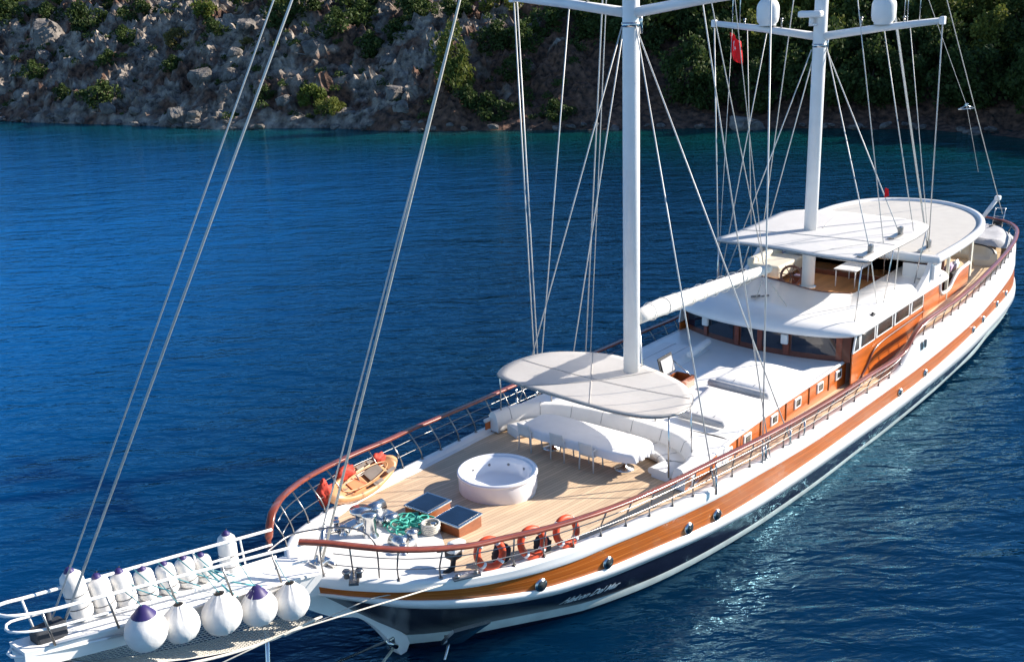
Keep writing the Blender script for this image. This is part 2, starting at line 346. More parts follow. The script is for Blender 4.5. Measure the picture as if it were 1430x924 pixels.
def interp(x, xs, ys):
    if x <= xs[0]: return ys[0]
    for i in range(1, len(xs)):
        if x <= xs[i]: return lerp(ys[i - 1], ys[i], (x - xs[i - 1]) / (xs[i] - xs[i - 1]))
    return ys[-1]
def smooth_line(pts, n, closed=False):
    """Catmull-Rom through pts, resampled to n points evenly by length."""
    P = [Vector(p) for p in pts]; m = len(P); out = []
    segs = m if closed else m - 1
    for i in range(segs):
        if closed: p0, p1, p2, p3 = P[i - 1], P[i], P[(i + 1) % m], P[(i + 2) % m]
        else: p1, p2 = P[i], P[i + 1]; p0 = P[i - 1] if i else p1 * 2 - p2; p3 = P[i + 2] if i + 2 < m else p2 * 2 - p1
        d1 = max((p2 - p1).length, 1e-6); d0 = max((p1 - p0).length, 1e-6); d2 = max((p3 - p2).length, 1e-6)
        m1 = ((p2 - p0) / (d0 + d1)) * d1; m2 = ((p3 - p1) / (d1 + d2)) * d1
        for k in range(14):
            t = k / 14; t2 = t * t; t3 = t2 * t
            out.append(p1 * (2 * t3 - 3 * t2 + 1) + m1 * (t3 - 2 * t2 + t) + p2 * (-2 * t3 + 3 * t2) + m2 * (t3 - t2))
    out.append(P[0].copy() if closed else P[-1].copy())
    L = [0.0]
    for i in range(1, len(out)): L.append(L[-1] + (out[i] - out[i - 1]).length)
    res = []; j = 0; cnt = n + 1 if closed else n
    for k in range(cnt):
        t = L[-1] * k / (cnt - 1)
        while j < len(L) - 2 and L[j + 1] < t: j += 1
        res.append(out[j].lerp(out[j + 1], (t - L[j]) / max(L[j + 1] - L[j], 1e-9)))
    return res[:-1] if closed else res

# ------------------------------------------------------------------ setting: sea and hillside
YS = [-100, -40, 0, 11, 13.5, 21, 34.5, 41.5, 51.7, 61.5, 72.6, 86, 97, 111, 123.5, 138.7, 200, 300]
XS = [90, 94, 98, 100.1, 101.4, 103.1, 98.7, 95.8, 90.2, 85.3, 79.9, 77.3, 71, 69.9, 66.7, 64.2, 50, 30]
def xshore(y): return interp(y, YS, XS) + 0.7 * noise.noise(Vector((y * 0.15, 3.1, 0))) + 0.5 * noise.noise(Vector((y * 0.5, 7.7, 0)))
def hill0(x, y):
    u = (x - interp(y, YS, XS)) * 0.93
    k = min(1, max(0, (y - 48) / 20))
    a = interp(u, [-8, 0, 1, 3, 60, 130], [-3, -0.1, 0.9, 2.0, 36, 62]); b = interp(u, [-8, 0, 4, 10, 60, 130], [-2, -0.1, 0.7, 3.5, 38, 62])
    return a * k + b * (1 - k)
def rockiness(x, y):
    k = min(1, max(0, (y - 55) / 25))
    return k
def hill(x, y):
    u = (x - xshore(y)) * 0.93
    k = min(1, max(0, (y - 48) / 20))
    a = interp(u, [-8, 0, 1, 3, 60, 130], [-3, -0.1, 0.9, 2.0, 36, 62]); b = interp(u, [-8, 0, 4, 10, 60, 130], [-2, -0.1, 0.7, 3.5, 38, 62])
    h = a * k + b * (1 - k)
    cap = lerp(13.5, 17.0, min(1, max(0, (y - 75) / 45)))
    if h > cap - 6: h = cap - 6 + 6 * (1 - math.exp(-(h - cap + 6) / 6))
    p = Vector((x, y, 0))
    amp = min(1, max(0, u / 4)) 
    n = noise.fractal(p * 0.11, 1.0, 2.0, 4) * 1.6 * amp
    rk = (0.25 + 0.75 * k) * amp
    d, _ = noise.voronoi(p * 0.45 + Vector((0.6 * noise.noise(p * 0.7), 0.6 * noise.noise(p * 0.7 + Vector((9, 2, 1))), 0)))
    n += rk * 1.5 * max(0, 0.55 - d[0]) * 1.6
    n += rk * 1.5 * (noise.ridged_multi_fractal(p * 0.16 + Vector((3, 1, 4)), 0.9, 2.1, 5, 1.0, 2.0) - 1.0)
    q, _ = noise.voronoi(p * 0.30 + Vector((1.2 * noise.noise(p * 0.25), 1.2 * noise.noise(p * 0.25 + Vector((5, 5, 5))), 0)))
    n += rk * (0.9 * noise.cell(Vector((q[0] * 0, 0, 0))) * 0 - 1.3 * math.exp(-(q[1] - q[0]) * 5.0) + 0.5)
    d2, _ = noise.voronoi(p * 1.1)
    d3, _ = noise.voronoi(Vector((p.x * 1.9 + p.y * .5, p.y * .9 - p.x * .3, 2)))
    n += rk * (0.7 * (0.45 - d3[0]) - .5 * math.exp(-(d2[1] - d2[0]) * 7))
    n += rk * 0.55 * (0.5 - d2[0]) + 0.12 * noise.fractal(p * 1.7, 1.0, 2.0, 3) * min(1, max(0, u / 1.5))
    return h + n
def build_hill():
    us = [-7, -4, -2, -1] + [i * 0.34 for i in range(0, 118)] + [42, 46, 52, 60, 72, 90, 110, 128]
    yv = [-100 + 8 * i for i in range(12)] + [-4 + 0.5 * i for i in range(520)] + [161 + 8 * i for i in range(18)]
    mb = MB(); rows = []; rk = []
    for y in yv:
        xs = xshore(y); r = []
        for u in us:
            x = xs + u / 0.93
            r.append(Vector((x, y, hill(x, y))))
            rk.append(0.62 if False else (0.30 + 0.28 * rockiness(x, y)))
        rows.append(r)
    mb.grid(rows, False)
    o = obj('hillside', mb, 'hill_ground'); tag(o, 'rocky scrub covered hillside rising from the shore behind the yacht', 'hillside', kind='structure')
    a = o.data.attributes.new('rockiness', 'FLOAT', 'POINT'); a.data.foreach_set('value', rk)
    if o.data.polygons[0].normal.z < 0: o.data.flip_normals()
build_hill()
def build_sea():
    xv = [-700, -300, -150, -80] + list(range(-60, 130, 3)) + [160, 260, 500, 900]
    yv = [-700, -300, -150, -100] + list(range(-80, 210, 3)) + [240, 320, 500, 900]
    mb = MB(); rows = []; sh = []; cl = []
    for y in yv:
        r = []
        for x in xv:
            r.append(Vector((x, y, -0.1))); d = (interp(y, YS, XS) - x) * 0.93
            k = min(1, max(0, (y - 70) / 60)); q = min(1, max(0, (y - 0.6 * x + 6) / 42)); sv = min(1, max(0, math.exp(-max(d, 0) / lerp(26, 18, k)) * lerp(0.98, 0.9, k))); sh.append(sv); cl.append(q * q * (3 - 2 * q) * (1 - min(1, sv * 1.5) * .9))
        rows.append(r)
    mb.grid(rows)
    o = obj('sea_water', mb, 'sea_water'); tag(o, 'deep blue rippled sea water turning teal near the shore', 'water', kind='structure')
    a = o.data.attributes.new('shallow', 'FLOAT', 'POINT'); a.data.foreach_set('value', sh)
    a = o.data.attributes.new('sky_tint', 'FLOAT', 'POINT'); a.data.foreach_set('value', cl)  # weight of the reflected sky and hill shade painted into the water colour
    if o.data.polygons[0].normal.z < 0: o.data.flip_normals()
build_sea()

# ------------------------------------------------------------------ trees, bushes, boulders
def crown_mesh(seed, n, size, zs=1.0, clumps=26, flat=0.0):
    rnd = random.Random(seed); mb = MB()
    cs = []
    for i in range(clumps):
        th = rnd.uniform(0, 2 * math.pi); z = rnd.uniform(-0.85, 1.0); rr = math.sqrt(max(0, 1 - z * z)) * rnd.uniform(0.45, 0.95)
        cs.append((Vector((rr * math.cos(th), rr * math.sin(th), z * rnd.uniform(0.6, 0.95))), rnd.uniform(0.22, 0.42)))
    for i in range(n):
        c, r = cs[i % clumps]
        d = Vector((rnd.gauss(0, 1), rnd.gauss(0, 1), rnd.gauss(0, 1))).normalized() * r * rnd.uniform(0.55, 1.05)
        p = c + d; p.z *= zs
        a = Vector((rnd.gauss(0, 1), rnd.gauss(0, 1), rnd.gauss(0, 1))).normalized(); b = a.orthogonal().normalized(); t = a.cross(b)
        s1 = size * rnd.uniform(0.6, 1.3); s2 = s1 * rnd.uniform(0.5, 0.9)
        mb.add([p - b * s1 - t * s2 * 0.3, p + t * s2, p + b * s1 + t * s2 * 0.2, p - t * s2], [[0, 1, 2, 3]])
    return mb
def trunk_mb(h, r, seed):
    rnd = random.Random(seed); mb = MB()
    pts = [Vector((0.06 * h * math.sin(i * 1.3 + seed), 0.05 * h * math.cos(i * 1.1 + seed) - 0.05 * h, h * i / 5)) for i in range(6)]; pts[0] = Vector((0, 0, -0.3))
    mb.tube(pts, r, 7, rs=[r * (1.25 - 0.17 * i) for i in range(6)])
    for i in range(5):
        th = rnd.uniform(0, 6.28); z = h * rnd.uniform(0.45, 0.9); L = h * rnd.uniform(0.25, 0.4)
        b = Vector((0.03 * h, 0, z)); mb.tube([b, b + Vector((math.cos(th) * L * 0.6, math.sin(th) * L * 0.6, L * 0.3)), b + Vector((math.cos(th) * L, math.sin(th) * L, L * 0.7))], r * 0.4, 5, rs=[r * 0.45, r * 0.3, r * 0.12])
    return mb
def proto_tree(seed, kind, leafm, tall):
    root = bpy.data.objects.new('pine_tree' if tall else 'shrub', None); col.objects.link(root)
    if tall:
        cm = crown_mesh(seed, 2600, 0.075, 1.15, 34)
        for v in cm.v: v.z += 1.25
        tm = trunk_mb(1.5, 0.06, seed)
    else:
        cm = crown_mesh(seed, 1700, 0.085, 0.75, 22)
        for v in cm.v: v.z += 0.5
        tm = trunk_mb(0.7, 0.05, seed)
    c = obj('crown', cm, leafm, root); t = obj('trunk', tm, 'bark', root)
    return root
PT = [proto_tree(11 + i, 0, m, True) for i, m in enumerate(('leaf_dark', 'leaf_pine', 'leaf_dark', 'leaf_bright'))]
PS = [proto_tree(31 + i, 0, m, False) for i, m in enumerate(('leaf_yellow', 'leaf_dark', 'leaf_bright', 'leaf_pine'))]
used = set()
def plant(proto, x, y, s, label, cat, group=None, sz=1.0, rz=None, sink=0.25):
    o = proto if proto.name not in used else copy_tree(proto)
    used.add(proto.name)
    o.location = (x, y, hill(x, y) - sink); o.scale = (s, s * random.uniform(0.9, 1.1), s * sz); o.rotation_euler = (0, 0, random.uniform(0, 6.28) if rz is None else rz)
    tag(o, label, cat, group); return o
BUSH = [(85.5, 124.1, 2.35, 0), (78.9, 117.0, 1.79, 1), (81.9, 165.1, 4.16, 1), (84.2, 156.4, 2.91, 1), (83.0, 144.0, 3.34, 1), (77.3, 130.6, 2.08, 1), (70.1, 121.6, 2.6, 1), (72.2, 142.2, 2.13, 1), (87.6, 138.1, 2.77, 1), (91.0, 125.1, 2.41, 2), (93.2, 118.4, 2.63, 1), (89.3, 105.1, 2.46, 1), (89.9, 94.8, 2.84, 1), (91.8, 102.6, 2.46, 1), (91.6, 89.9, 2.81, 1), (94.2, 87.1, 2.34, 1), (95.1, 95.9, 2.91, 1), (80.2, 89.4, 2.2, 2), (79.6, 85.6, 1.9, 3), (86.2, 68.6, 2.09, 1), (86.4, 65.0, 2.47, 1), (95.7, 72.5, 2.66, 1), (97.2, 69.1, 2.64, 1), (100.4, 68.2, 2.66, 1), (89.7, 58.2, 1.79, 1), (92.5, 66.6, 2.13, 1), (86.6, 109.7, 1.5, 0), (82.4, 132.4, 2.13, 1), (69.8, 130.3, 1.82, 1), (85.5, 115.5, 1.52, 1), (78.1, 95.9, 1.27, 1), (98.2, 88.2, 2.87, 1), (99.9, 82.1, 2.82, 1), (88.6, 160, 3.2, 1), (92, 150, 3.4, 1), (95, 132, 3.2, 1), (97, 112, 3.3, 3), (99, 100, 3.3, 1), (86, 171, 3.6, 1), (104, 78, 3.4, 3), (102, 92, 3.2, 1), (106, 66, 3.5, 1)]
BL = {0: ('yellow green feathery bush alone on the upper rocky slope', 'small yellow green bush beside the left mooring stay'), 2: ('round bright green bush among boulders near the water', 'bright green bush at the top of the rocky slope'), 3: None}
seen = {0: 0, 2: 0, 3: 0}
for i, (x, y, s, k) in enumerate(BUSH):
    if i == 0: lab, g = 'feathery yellow green bush standing alone high on the rocky slope', None
    elif i == 26: lab, g = 'small yellow bush on the bare rocks behind the long forestays', None
    elif i == 17: lab, g = 'round bright green bush just above the shore, larger of a touching pair', None
    elif i == 18: lab, g = 'low olive green bush beside the round bright bush above the shore', None
    elif i == 9: lab, g = 'bright green bush at the upper edge of the rocky slope', None
    elif i == 24: lab, g = 'dark low bush on the brown bank left of the foremast', None
    else: lab, g = 'dark green scrub bush growing between the rocks of the slope', 'dark scrub bushes on the rocky slope'
    plant(PS[k], x, y, s * 0.95, lab, 'bush', g)
plant(PT[1], 86.2, 70.8, 2.7, 'tall yellow green pine beside the bare rocks, left of the wood', 'tree', None, 1.4)
rnd = random.Random(5)
n_t = 0
SUNNY = set()
for row, u in enumerate((6.5, 10.5, 14.5, 18.5, 23, 28, 33, 38)):
    y = -8 + (row % 2) * 1.7
    while y < 66 - row * 0.5:
        yy = y + rnd.uniform(-0.9, 0.9); uu = u + rnd.uniform(-1.3, 1.3); x = interp(yy, YS, XS) + uu / 0.93
        y += 3.7
        if u < 12 and yy > 49: continue
        s = rnd.uniform(2.3, 3.3)
        k = rnd.choice((0, 0, 2, 2, 1)) if u < 16 else rnd.choice((0, 1, 3, 1))
        plant(PT[k], x, yy, s, 'dark pine standing close among others in the shaded wood above the beach' if k in (0, 2) else 'lighter green pine among the darker trees of the wood', 'tree', 'dark pines of the wood' if k in (0, 2) else 'lighter pines of the wood', rnd.uniform(0.9, 1.2), sink=0.7)
        n_t += 1
def scrub():
    rn = random.Random(21); mb = MB(); n = 0
    while n < 620:
        y = rn.uniform(50, 175); u = rn.uniform(1.5, 40); x = interp(y, YS, XS) + u / .93
        f = noise.fractal(Vector((x * .09, y * .09, 5)), 1, 2, 3)
        if f < -.02 - .012 * u: continue
        n += 1; R = rn.uniform(.35, .95); z = hill(x, y); k = int(60 * R / .6)
        for i in range(k):
            d = Vector((rn.gauss(0, 1), rn.gauss(0, 1), abs(rn.gauss(0, .8)))).normalized() * R * rn.uniform(.5, 1); p = Vector((x, y, z)) + d
            a = Vector((rn.gauss(0, 1), rn.gauss(0, 1), rn.gauss(0, 1))).normalized(); b = a.orthogonal().normalized(); t = a.cross(b); q = rn.uniform(.10, .2)
            mb.add([p - b * q, p + t * q * .7, p + b * q, p - t * q * .7], [[0, 1, 2, 3]])
    o = obj('scrub', mb, 'leaf_dark'); tag(o, 'low dark scrub cover spread over the rocky slope', 'scrub', kind='stuff')
scrub()
for i in range(34):
    yy = -12 - 1.6 * i + rnd.uniform(-2, 2); uu = rnd.choice((8, 14, 20)) + rnd.uniform(-2, 2)
    plant(PT[rnd.choice((0, 2, 1))], interp(yy, YS, XS) + uu / .93, yy, rnd.uniform(2.4, 3.4), 'dark pine standing close among others in the shaded wood above the beach', 'tree', 'dark pines of the wood', 1.1, sink=0.7)
def boulder_mesh(seed):
    rn = random.Random(seed * 13); bm = bmesh.new()
    for i in range(26):
        v = Vector((rn.gauss(0, 1), rn.gauss(0, 1), rn.gauss(0, 1))).normalized() * rn.uniform(.75, 1.05); v.z *= .85; bm.verts.new(v)
    bmesh.ops.convex_hull(bm, input=bm.verts[:]); bmesh.ops.bevel(bm, geom=bm.edges[:], offset=.06, segments=2, affect='EDGES')
    bmesh.ops.triangulate(bm, faces=bm.faces[:]); bmesh.ops.subdivide_edges(bm, edges=[e for e in bm.edges if e.calc_length() > .3], cuts=2)
    for v in bm.verts: v.co += v.co.normalized() * .07 * noise.fractal(v.co * 2.2 + Vector((seed, 0, 0)), 1, 2, 3)
    mb = MB(); mb.bm(bm, False); return mb
BP = [obj('boulder', boulder_mesh(i + 1), 'rock') for i in range(5)]
usedb = set()
def boulder(k, x, y, s, label, group=None, sz=1.0, z=None):
    o = BP[k] if k not in usedb else BP[k].copy()
    if k in usedb: col.objects.link(o)
    usedb.add(k)
    o.location = (x, y, (hill(x, y) + 0.1 * s) if z is None else z); o.scale = (s * random.uniform(0.8, 1.1), s * random.uniform(0.9, 1.4), s * sz); o.rotation_euler = (random.uniform(-0.3, 0.3), random.uniform(-0.3, 0.3), random.uniform(0, 6.28))
    tag(o, label, 'boulder', group)
boulder(0, 96.5, 38.2, 1.9, 'big rounded pale boulder lying in the shallows at the beach edge', None, 0.75, 0.25)
boulder(1, 79.6, 150.6, 2.6, 'tall pointed grey rock pinnacle on the far left slope', None, 1.5)
boulder(2, 67.4, 126.5, 1.2, 'square pinkish boulder right at the water line under the scrub', None, 0.9)
for i, (x, y) in enumerate(((81.4, 152.9), (69.2, 141.2), (69.6, 119.1), (70.9, 114.3), (71.5, 105.4), (73.7, 114.1), (79.5, 104.9), (82.3, 106.8), (87.8, 111.1), (87.1, 90.7), (93.2, 86.2), (89.7, 85.5), (85.7, 89.3), (71.9, 102.8), (84.4, 160.2), (76, 146), (75, 122), (83, 99), (80.5, 83), (77.8, 92), (83.5, 78), (82, 75.5), (86.5, 96), (78, 109))):
    boulder(i % 5, x, y, rnd.uniform(0.9, 1.9), 'grey weathered boulder lying among others on the rocky slope', 'grey boulders on the rocky slope', rnd.uniform(0.7, 1.3))
for i in range(120):
    y = rnd.uniform(8, 150); x = interp(y, YS, XS) + rnd.uniform(-0.9, 1.5)
    boulder(i % 5, x, y, rnd.uniform(0.25, 0.75), 'small grey rock on the narrow strip along the water edge', 'small rocks along the water edge', 0.7, rnd.uniform(0.0, 0.4) + max(0, hill(x, y)) * 0.6)

# ------------------------------------------------------------------ the yacht
Y = thing('sailing_yacht', 'long two masted wooden motor sailing yacht with white, varnished and navy hull', 'yacht', (0, 0, 0))
CAP = [(2.95, 0, 3.45), (3.25, .2, 3.37), (3.64, .62, 3.28), (4, 1.13, 3.2), (4.4, 1.5, 3.11), (4.75, 1.8, 3.03), (5.5, 2.22, 2.86), (6.3, 2.55, 2.71), (7.16, 2.85, 2.59), (7.94, 3.07, 2.53), (8.8, 3.23, 2.44), (9.7, 3.36, 2.36), (11.5, 3.6, 2.21), (13.2, 3.8, 2.1), (15, 3.93, 1.99), (17, 4.02, 1.88), (19, 4.05, 1.77), (21.5, 4.08, 1.68), (24, 4.12, 1.62), (25.3, 4.18, 1.62), (26.1, 4.23, 1.75), (26.65, 4.27, 2.08), (27.15, 4.3, 2.35), (27.7, 4.33, 2.47), (29, 4.36, 2.5), (31, 4.38, 2.5), (35, 4.22, 2.52), (38.3, 4.0, 2.58), (41, 3.72, 2.65), (43, 3.45, 2.75), (44.5, 3.12, 2.84), (45.7, 2.6, 2.9), (46.35, 1.95, 2.95), (46.7, 1, 3.0), (46.8, 0, 3.0)]
W1 = [(2.9, 0, 3.3), (3.1, .11, 3.25), (3.42, .38, 3.1), (3.83, .88, 2.97), (4.37, 1.44, 2.85), (4.73, 1.75, 2.78), (5.5, 2.17, 2.6), (6.2, 2.46, 2.45), (7, 2.73, 2.32), (7.9, 3, 2.21), (8.85, 3.19, 2.1), (9.94, 3.35, 2.02), (11.2, 3.53, 1.91), (12.65, 3.7, 1.79), (14.3, 3.88, 1.69), (16.3, 4.0, 1.6), (17.6, 4.05, 1.52), (20, 4.1, 1.39), (23, 4.14, 1.32), (24.8, 4.2, 1.33), (27.8, 4.37, 1.45), (32, 4.39, 1.53), (35.4, 4.26, 1.6), (40.6, 3.8, 1.72), (43, 3.48, 1.8), (44.5, 3.12, 1.85), (45.6, 2.6, 1.9), (46.3, 1.9, 1.93), (46.6, 1, 1.95), (46.7, 0, 1.95)]
W2 = [(3.2, 0, 2.95), (3.5, .36, 2.88), (3.8, .69, 2.81), (4.0, .97, 2.76), (4.42, 1.37, 2.66), (4.8, 1.66, 2.53), (5.6, 2.07, 2.28), (6.3, 2.36, 2.09), (7.07, 2.64, 1.9), (7.9, 2.9, 1.73), (8.95, 3.11, 1.56), (10, 3.28, 1.42), (11.3, 3.47, 1.3), (12.7, 3.68, 1.18), (14.3, 3.87, 1.06), (16.3, 4.02, .99), (17.6, 4.08, .97), (20, 4.16, .92), (23, 4.2, .86), (24.7, 4.26, .87), (27.7, 4.44, .98), (32, 4.46, 1.13), (36, 4.26, 1.19), (40.5, 3.9, 1.17), (42.8, 3.58, 1.15), (44.3, 3.18, 1.17), (45.4, 2.65, 1.2), (46, 1.95, 1.22), (46.35, 1, 1.25), (46.45, 0, 1.25)]
W3 = [(3.75, 0, 2.62), (4.0, .45, 2.56), (4.3, .9, 2.48), (4.68, 1.4, 2.36), (5.31, 1.78, 2.13), (6.04, 2.06, 1.88), (7.04, 2.47, 1.62), (7.74, 2.7, 1.47), (8.5, 2.9, 1.32), (9.1, 3.02, 1.23), (10.1, 3.2, 1.08), (12, 3.53, .92), (13.3, 3.74, .82), (15, 3.91, .69), (16.3, 4.03, .63), (19.1, 4.16, .55), (23, 4.24, .45), (26.6, 4.42, .49), (31.8, 4.53, .62), (35, 4.43, .68), (39, 4.15, .66), (42, 3.78, .65), (44, 3.28, .65), (45, 2.7, .68), (45.5, 2, .7), (45.8, 1, .72), (45.9, 0, .72)]
W4 = [(6.12, 0, .34), (6.4, .3, .32), (6.75, .6, .3), (7.15, .93, .3), (7.6, 1.18, .3), (8.46, 1.75, .3), (9.3, 2.28, .28), (9.95, 2.66, .27), (11.2, 3.1, .24), (12.2, 3.35, .2), (13.5, 3.6, .17), (15, 3.84, .17), (16.4, 3.99, .15), (18, 4.1, .13), (20, 4.2, .11), (23, 4.27, .09), (24.8, 4.36, .12), (29, 4.5, .25), (31.8, 4.54, .38), (34, 4.5, .52), (36, 4.36, .6), (39, 4.12, .6), (42, 3.74, .6), (43.8, 3.25, .6), (44.8, 2.65, .62), (45.3, 1.95, .64), (45.6, 1, .66), (45.7, 0, .66)]
W5 = [(6.3, 0, -.02)] + [(x, max(0, y * .985 - .02), z - .24 - (0.0 if x < 33 else .12)) for x, y, z in W4[1:-1]] + [(45.3, 0, .35)]
W6 = [(7.2, 0, -1.2)] + [(x + .5, y * .7, -1.2) for x, y, z in W5[1:-4]] + [(42.5, 1.8, -.9), (43, 1.2, -.9), (43.2, .6, -.9), (43.3, 0, -.9)]
def squeeze(L): return [(x if x < 40 else 40 + (x - 40) * .80, y, z) for x, y, z in L]
CAP, W1, W2, W3, W4, W5, W6 = (squeeze(L) for L in (CAP, W1, W2, W3, W4, W5, W6))
NL = 150
LN = {k: smooth_line(v, NL) for k, v in dict(cap=CAP, w1=W1, w2=W2, w3=W3, w4=W4, w5=W5, w6=W6).items()}
def bulge(A, B, t, d):
    """line between two hull lines, pushed outboard by d"""
    out = []
    for i, (a, b) in enumerate(zip(A, B)):
        p = a.lerp(b, t); j0 = max(i - 1, 0); j1 = min(i + 1, len(A) - 1)
        tg = (A[j1] - A[j0]); n = Vector((-tg.y, tg.x, 0)); n = n.normalized() if n.length > 1e-6 else Vector((-1, 0, 0))
        if i == 0: n = Vector((-1, 0, 0))
        if i == len(A) - 1: n = Vector((1, 0, 0))
        p = p + n * d
        if i in (0, len(A) - 1): p.y = 0
        out.append(p)
    return out
def mirror(l): return [Vector((p.x, -p.y, p.z)) for p in l]
def band(name, rows, material, parent, uv=False):
    mb = MB()
    for side in (1, -1):
        R = rows if side == 1 else [mirror(r) for r in rows]
        uvs = None
        if uv: uvs = [(p.x, k / (len(rows) - 1)) for k, r in enumerate(R) for p in r]
        R2 = R
        mb.grid(R2, True, uvs=uvs)
    o = obj(name, mb, material, parent)
    return fixn(o)
C_, A1, A2, A3, A4, A5, A6 = (LN[k] for k in ('cap', 'w1', 'w2', 'w3', 'w4', 'w5', 'w6'))
capin = bulge(C_, C_, 0, -0.26)
for p in capin: p.y = max(p.y, 0)
bul = band('bulwark', [[p - Vector((0, 0, .35 if p.x > 5 else .12)) for p in capin], capin, bulge(C_, C_, 0, -.05), [p - Vector((0, 0, .05)) for p in C_], bulge(C_, A1, .25, .01), bulge(C_, A1, .6, .015), bulge(C_, A1, .93, .03), bulge(C_, A1, 1.0, .012)], 'gelcoat', Y)
for pl in bul.data.polygons: pl.use_smooth = True
wood = band('varnished_wood_strake', [A1, bulge(A1, A2, .33, .005), bulge(A1, A2, .66, .005), A2], 'hull_wood', Y, True)
rub = band('white_rubbing_strake', [bulge(A2, A3, 0, 0), bulge(A2, A3, .0, .05), bulge(A2, A3, .5, .075), bulge(A2, A3, 1, .05), bulge(A2, A3, 1, -.01)], 'gelcoat', Y)
navy = band('navy_topside', [A3, bulge(A3, A4, .33, .015), bulge(A3, A4, .66, .015), A4], 'navy', Y)
boot = band('boot_stripe', [A4, bulge(A4, A5, .3, .025), A5], 'boot_paint', Y)
bot = band('underwater_hull', [A5, bulge(A5, A6, .5, .1), A6], 'navy', Y)
# stem trailboard (clipper bow)
mb = MB()
lo = smooth_line([(2.75, 0, 3.2), (3.4, 0, 2.5), (4.2, 0, 1.85), (4.85, 0, 1.5), (5.45, 0, .85), (6.12, 0, -.25)], 30)
up = smooth_line([(2.95, 0, 3.32), (3.7, 0, 2.78), (4.3, 0, 2.3), (5.0, 0, 1.66), (5.72, 0, .92), (6.36, 0, .16)], 30)
rows = [[p + Vector((0, -.13, 0)) for p in lo], [p + Vector((0, -.16, 0)) for p in up], [p + Vector((.15, 0, 0)) for p in up], [p + Vector((0, .16, 0)) for p in up], [p + Vector((0, .13, 0)) for p in lo], [p + Vector((0, -.13, 0)) for p in lo]]
mb.grid(rows, False); fixn(obj('clipper_stem', mb, 'white_paint', Y))
def zdeck(x): return interp(x, [3, 3.25, 4, 5, 6, 8, 10, 12, 14, 16, 18, 20, 24, 28, 29.5, 30.5, 31.5, 40, 46.8], [3.3, 3.25, 3.08, 2.83, 2.63, 2.4, 2.2, 2.05, 1.93, 1.82, 1.7, 1.6, 1.5, 1.5, 1.7, 2.15, 2.34, 2.42, 2.75])
def bcap(x):
    for i in range(1, len(C_)):
        if C_[i].x >= x: return lerp(C_[i - 1].y, C_[i].y, (x - C_[i - 1].x) / max(1e-6, C_[i].x - C_[i - 1].x))
    return 0
def zcap(x):
    for i in range(1, len(C_)):
        if C_[i].x >= x: return lerp(C_[i - 1].z, C_[i].z, (x - C_[i - 1].x) / max(1e-6, C_[i].x - C_[i - 1].x))
    return 3
def deckz(x, y):
    b = max(bcap(x), .3); return zdeck(x) + 0.05 * (1 - min(1, (y / b) ** 2))
def deck_part(name, x0, x1, material, n, yin=0.2, dz=0.0):
    mb = MB(); rows = []
    for i in range(n + 1):
        x = lerp(x0, x1, i / n); b = max(bcap(x) - yin, 0.02)
        rows.append([Vector((x, lerp(-b, b, k / 16), deckz(x, lerp(-b, b, k / 16)) + dz)) for k in range(17)])
    mb.grid(rows, True); o = obj(name, mb, material, Y)
    if o.data.polygons[0].normal.z < 0: o.data.flip_normals()
    return o
deck_part('teak_deck', 3.2, 24.0, 'teak', 90)
deck_part('side_deck_step', 24.0, 45.2, 'teak_side', 110)
# white waterway along the deck edge
for x0, x1, sd in ((5.2, 24.2, 1), (5.2, 24.2, -1)):
    mb = MB(); r0 = []; r1 = []; r2 = []
    for i in range(81):
        x = lerp(x0, x1, i / 80); b = bcap(x)
        wd = .22
        r0.append(Vector((x, sd * (b - .2), zdeck(x) + .012))); r1.append(Vector((x, sd * (b - .2 - wd), zdeck(x) + .016))); r2.append(Vector((x, sd * (b - .2 - wd), zdeck(x) - .02)))
    mb.grid([r0, r1, r2], True); fixn(obj('waterway', mb, 'deck_white', Y))
# white bow plate with the windlass pad running aft along the middle
mb = MB(); outl = []
xs_ = [3.3 + 0.1 * i for i in range(27)]
port = [(x, -(bcap(x) - .21)) for x in xs_]; star = [(x, bcap(x) - .21) for x in xs_ + [6.1, 6.3, 6.5]]
back = [(6.45, 2.75), (6.05, 2.5), (5.9, 2.05), (5.98, 1.7), (6.5, 1.5), (6.95, 1.42), (7.08, 1.2), (7.12, .7), (7.42, .0), (7.45, -.25), (7.1, -.5), (6.5, -.42), (6.1, -.3), (5.85, -.45), (5.7, -.9), (5.72, -1.4), (5.8, -1.8)]
poly = port + back[::-1] + star[::-1]
bm = bmesh.new(); vs = [bm.verts.new((x, y, 0)) for x, y in poly]; bm.faces.new(vs); bmesh.ops.triangulate(bm, faces=bm.faces[:])
for i in range(3): bmesh.ops.subdivide_edges(bm, edges=[e for e in bm.edges if e.calc_length() > .35], cuts=1); bmesh.ops.triangulate(bm, faces=bm.faces[:])
for v in bm.verts: v.co.z = deckz(v.co.x, v.co.y) + .02
mb.bm(bm); o = obj('bow_plate', mb, 'deck_white', Y)
bm = bmesh.new(); bm.from_mesh(o.data); bmesh.ops.recalc_face_normals(bm, faces=bm.faces)
if sum(f.normal.z for f in bm.faces) < 0: bmesh.ops.reverse_faces(bm, faces=bm.faces)
bm.to_mesh(o.data); bm.free()

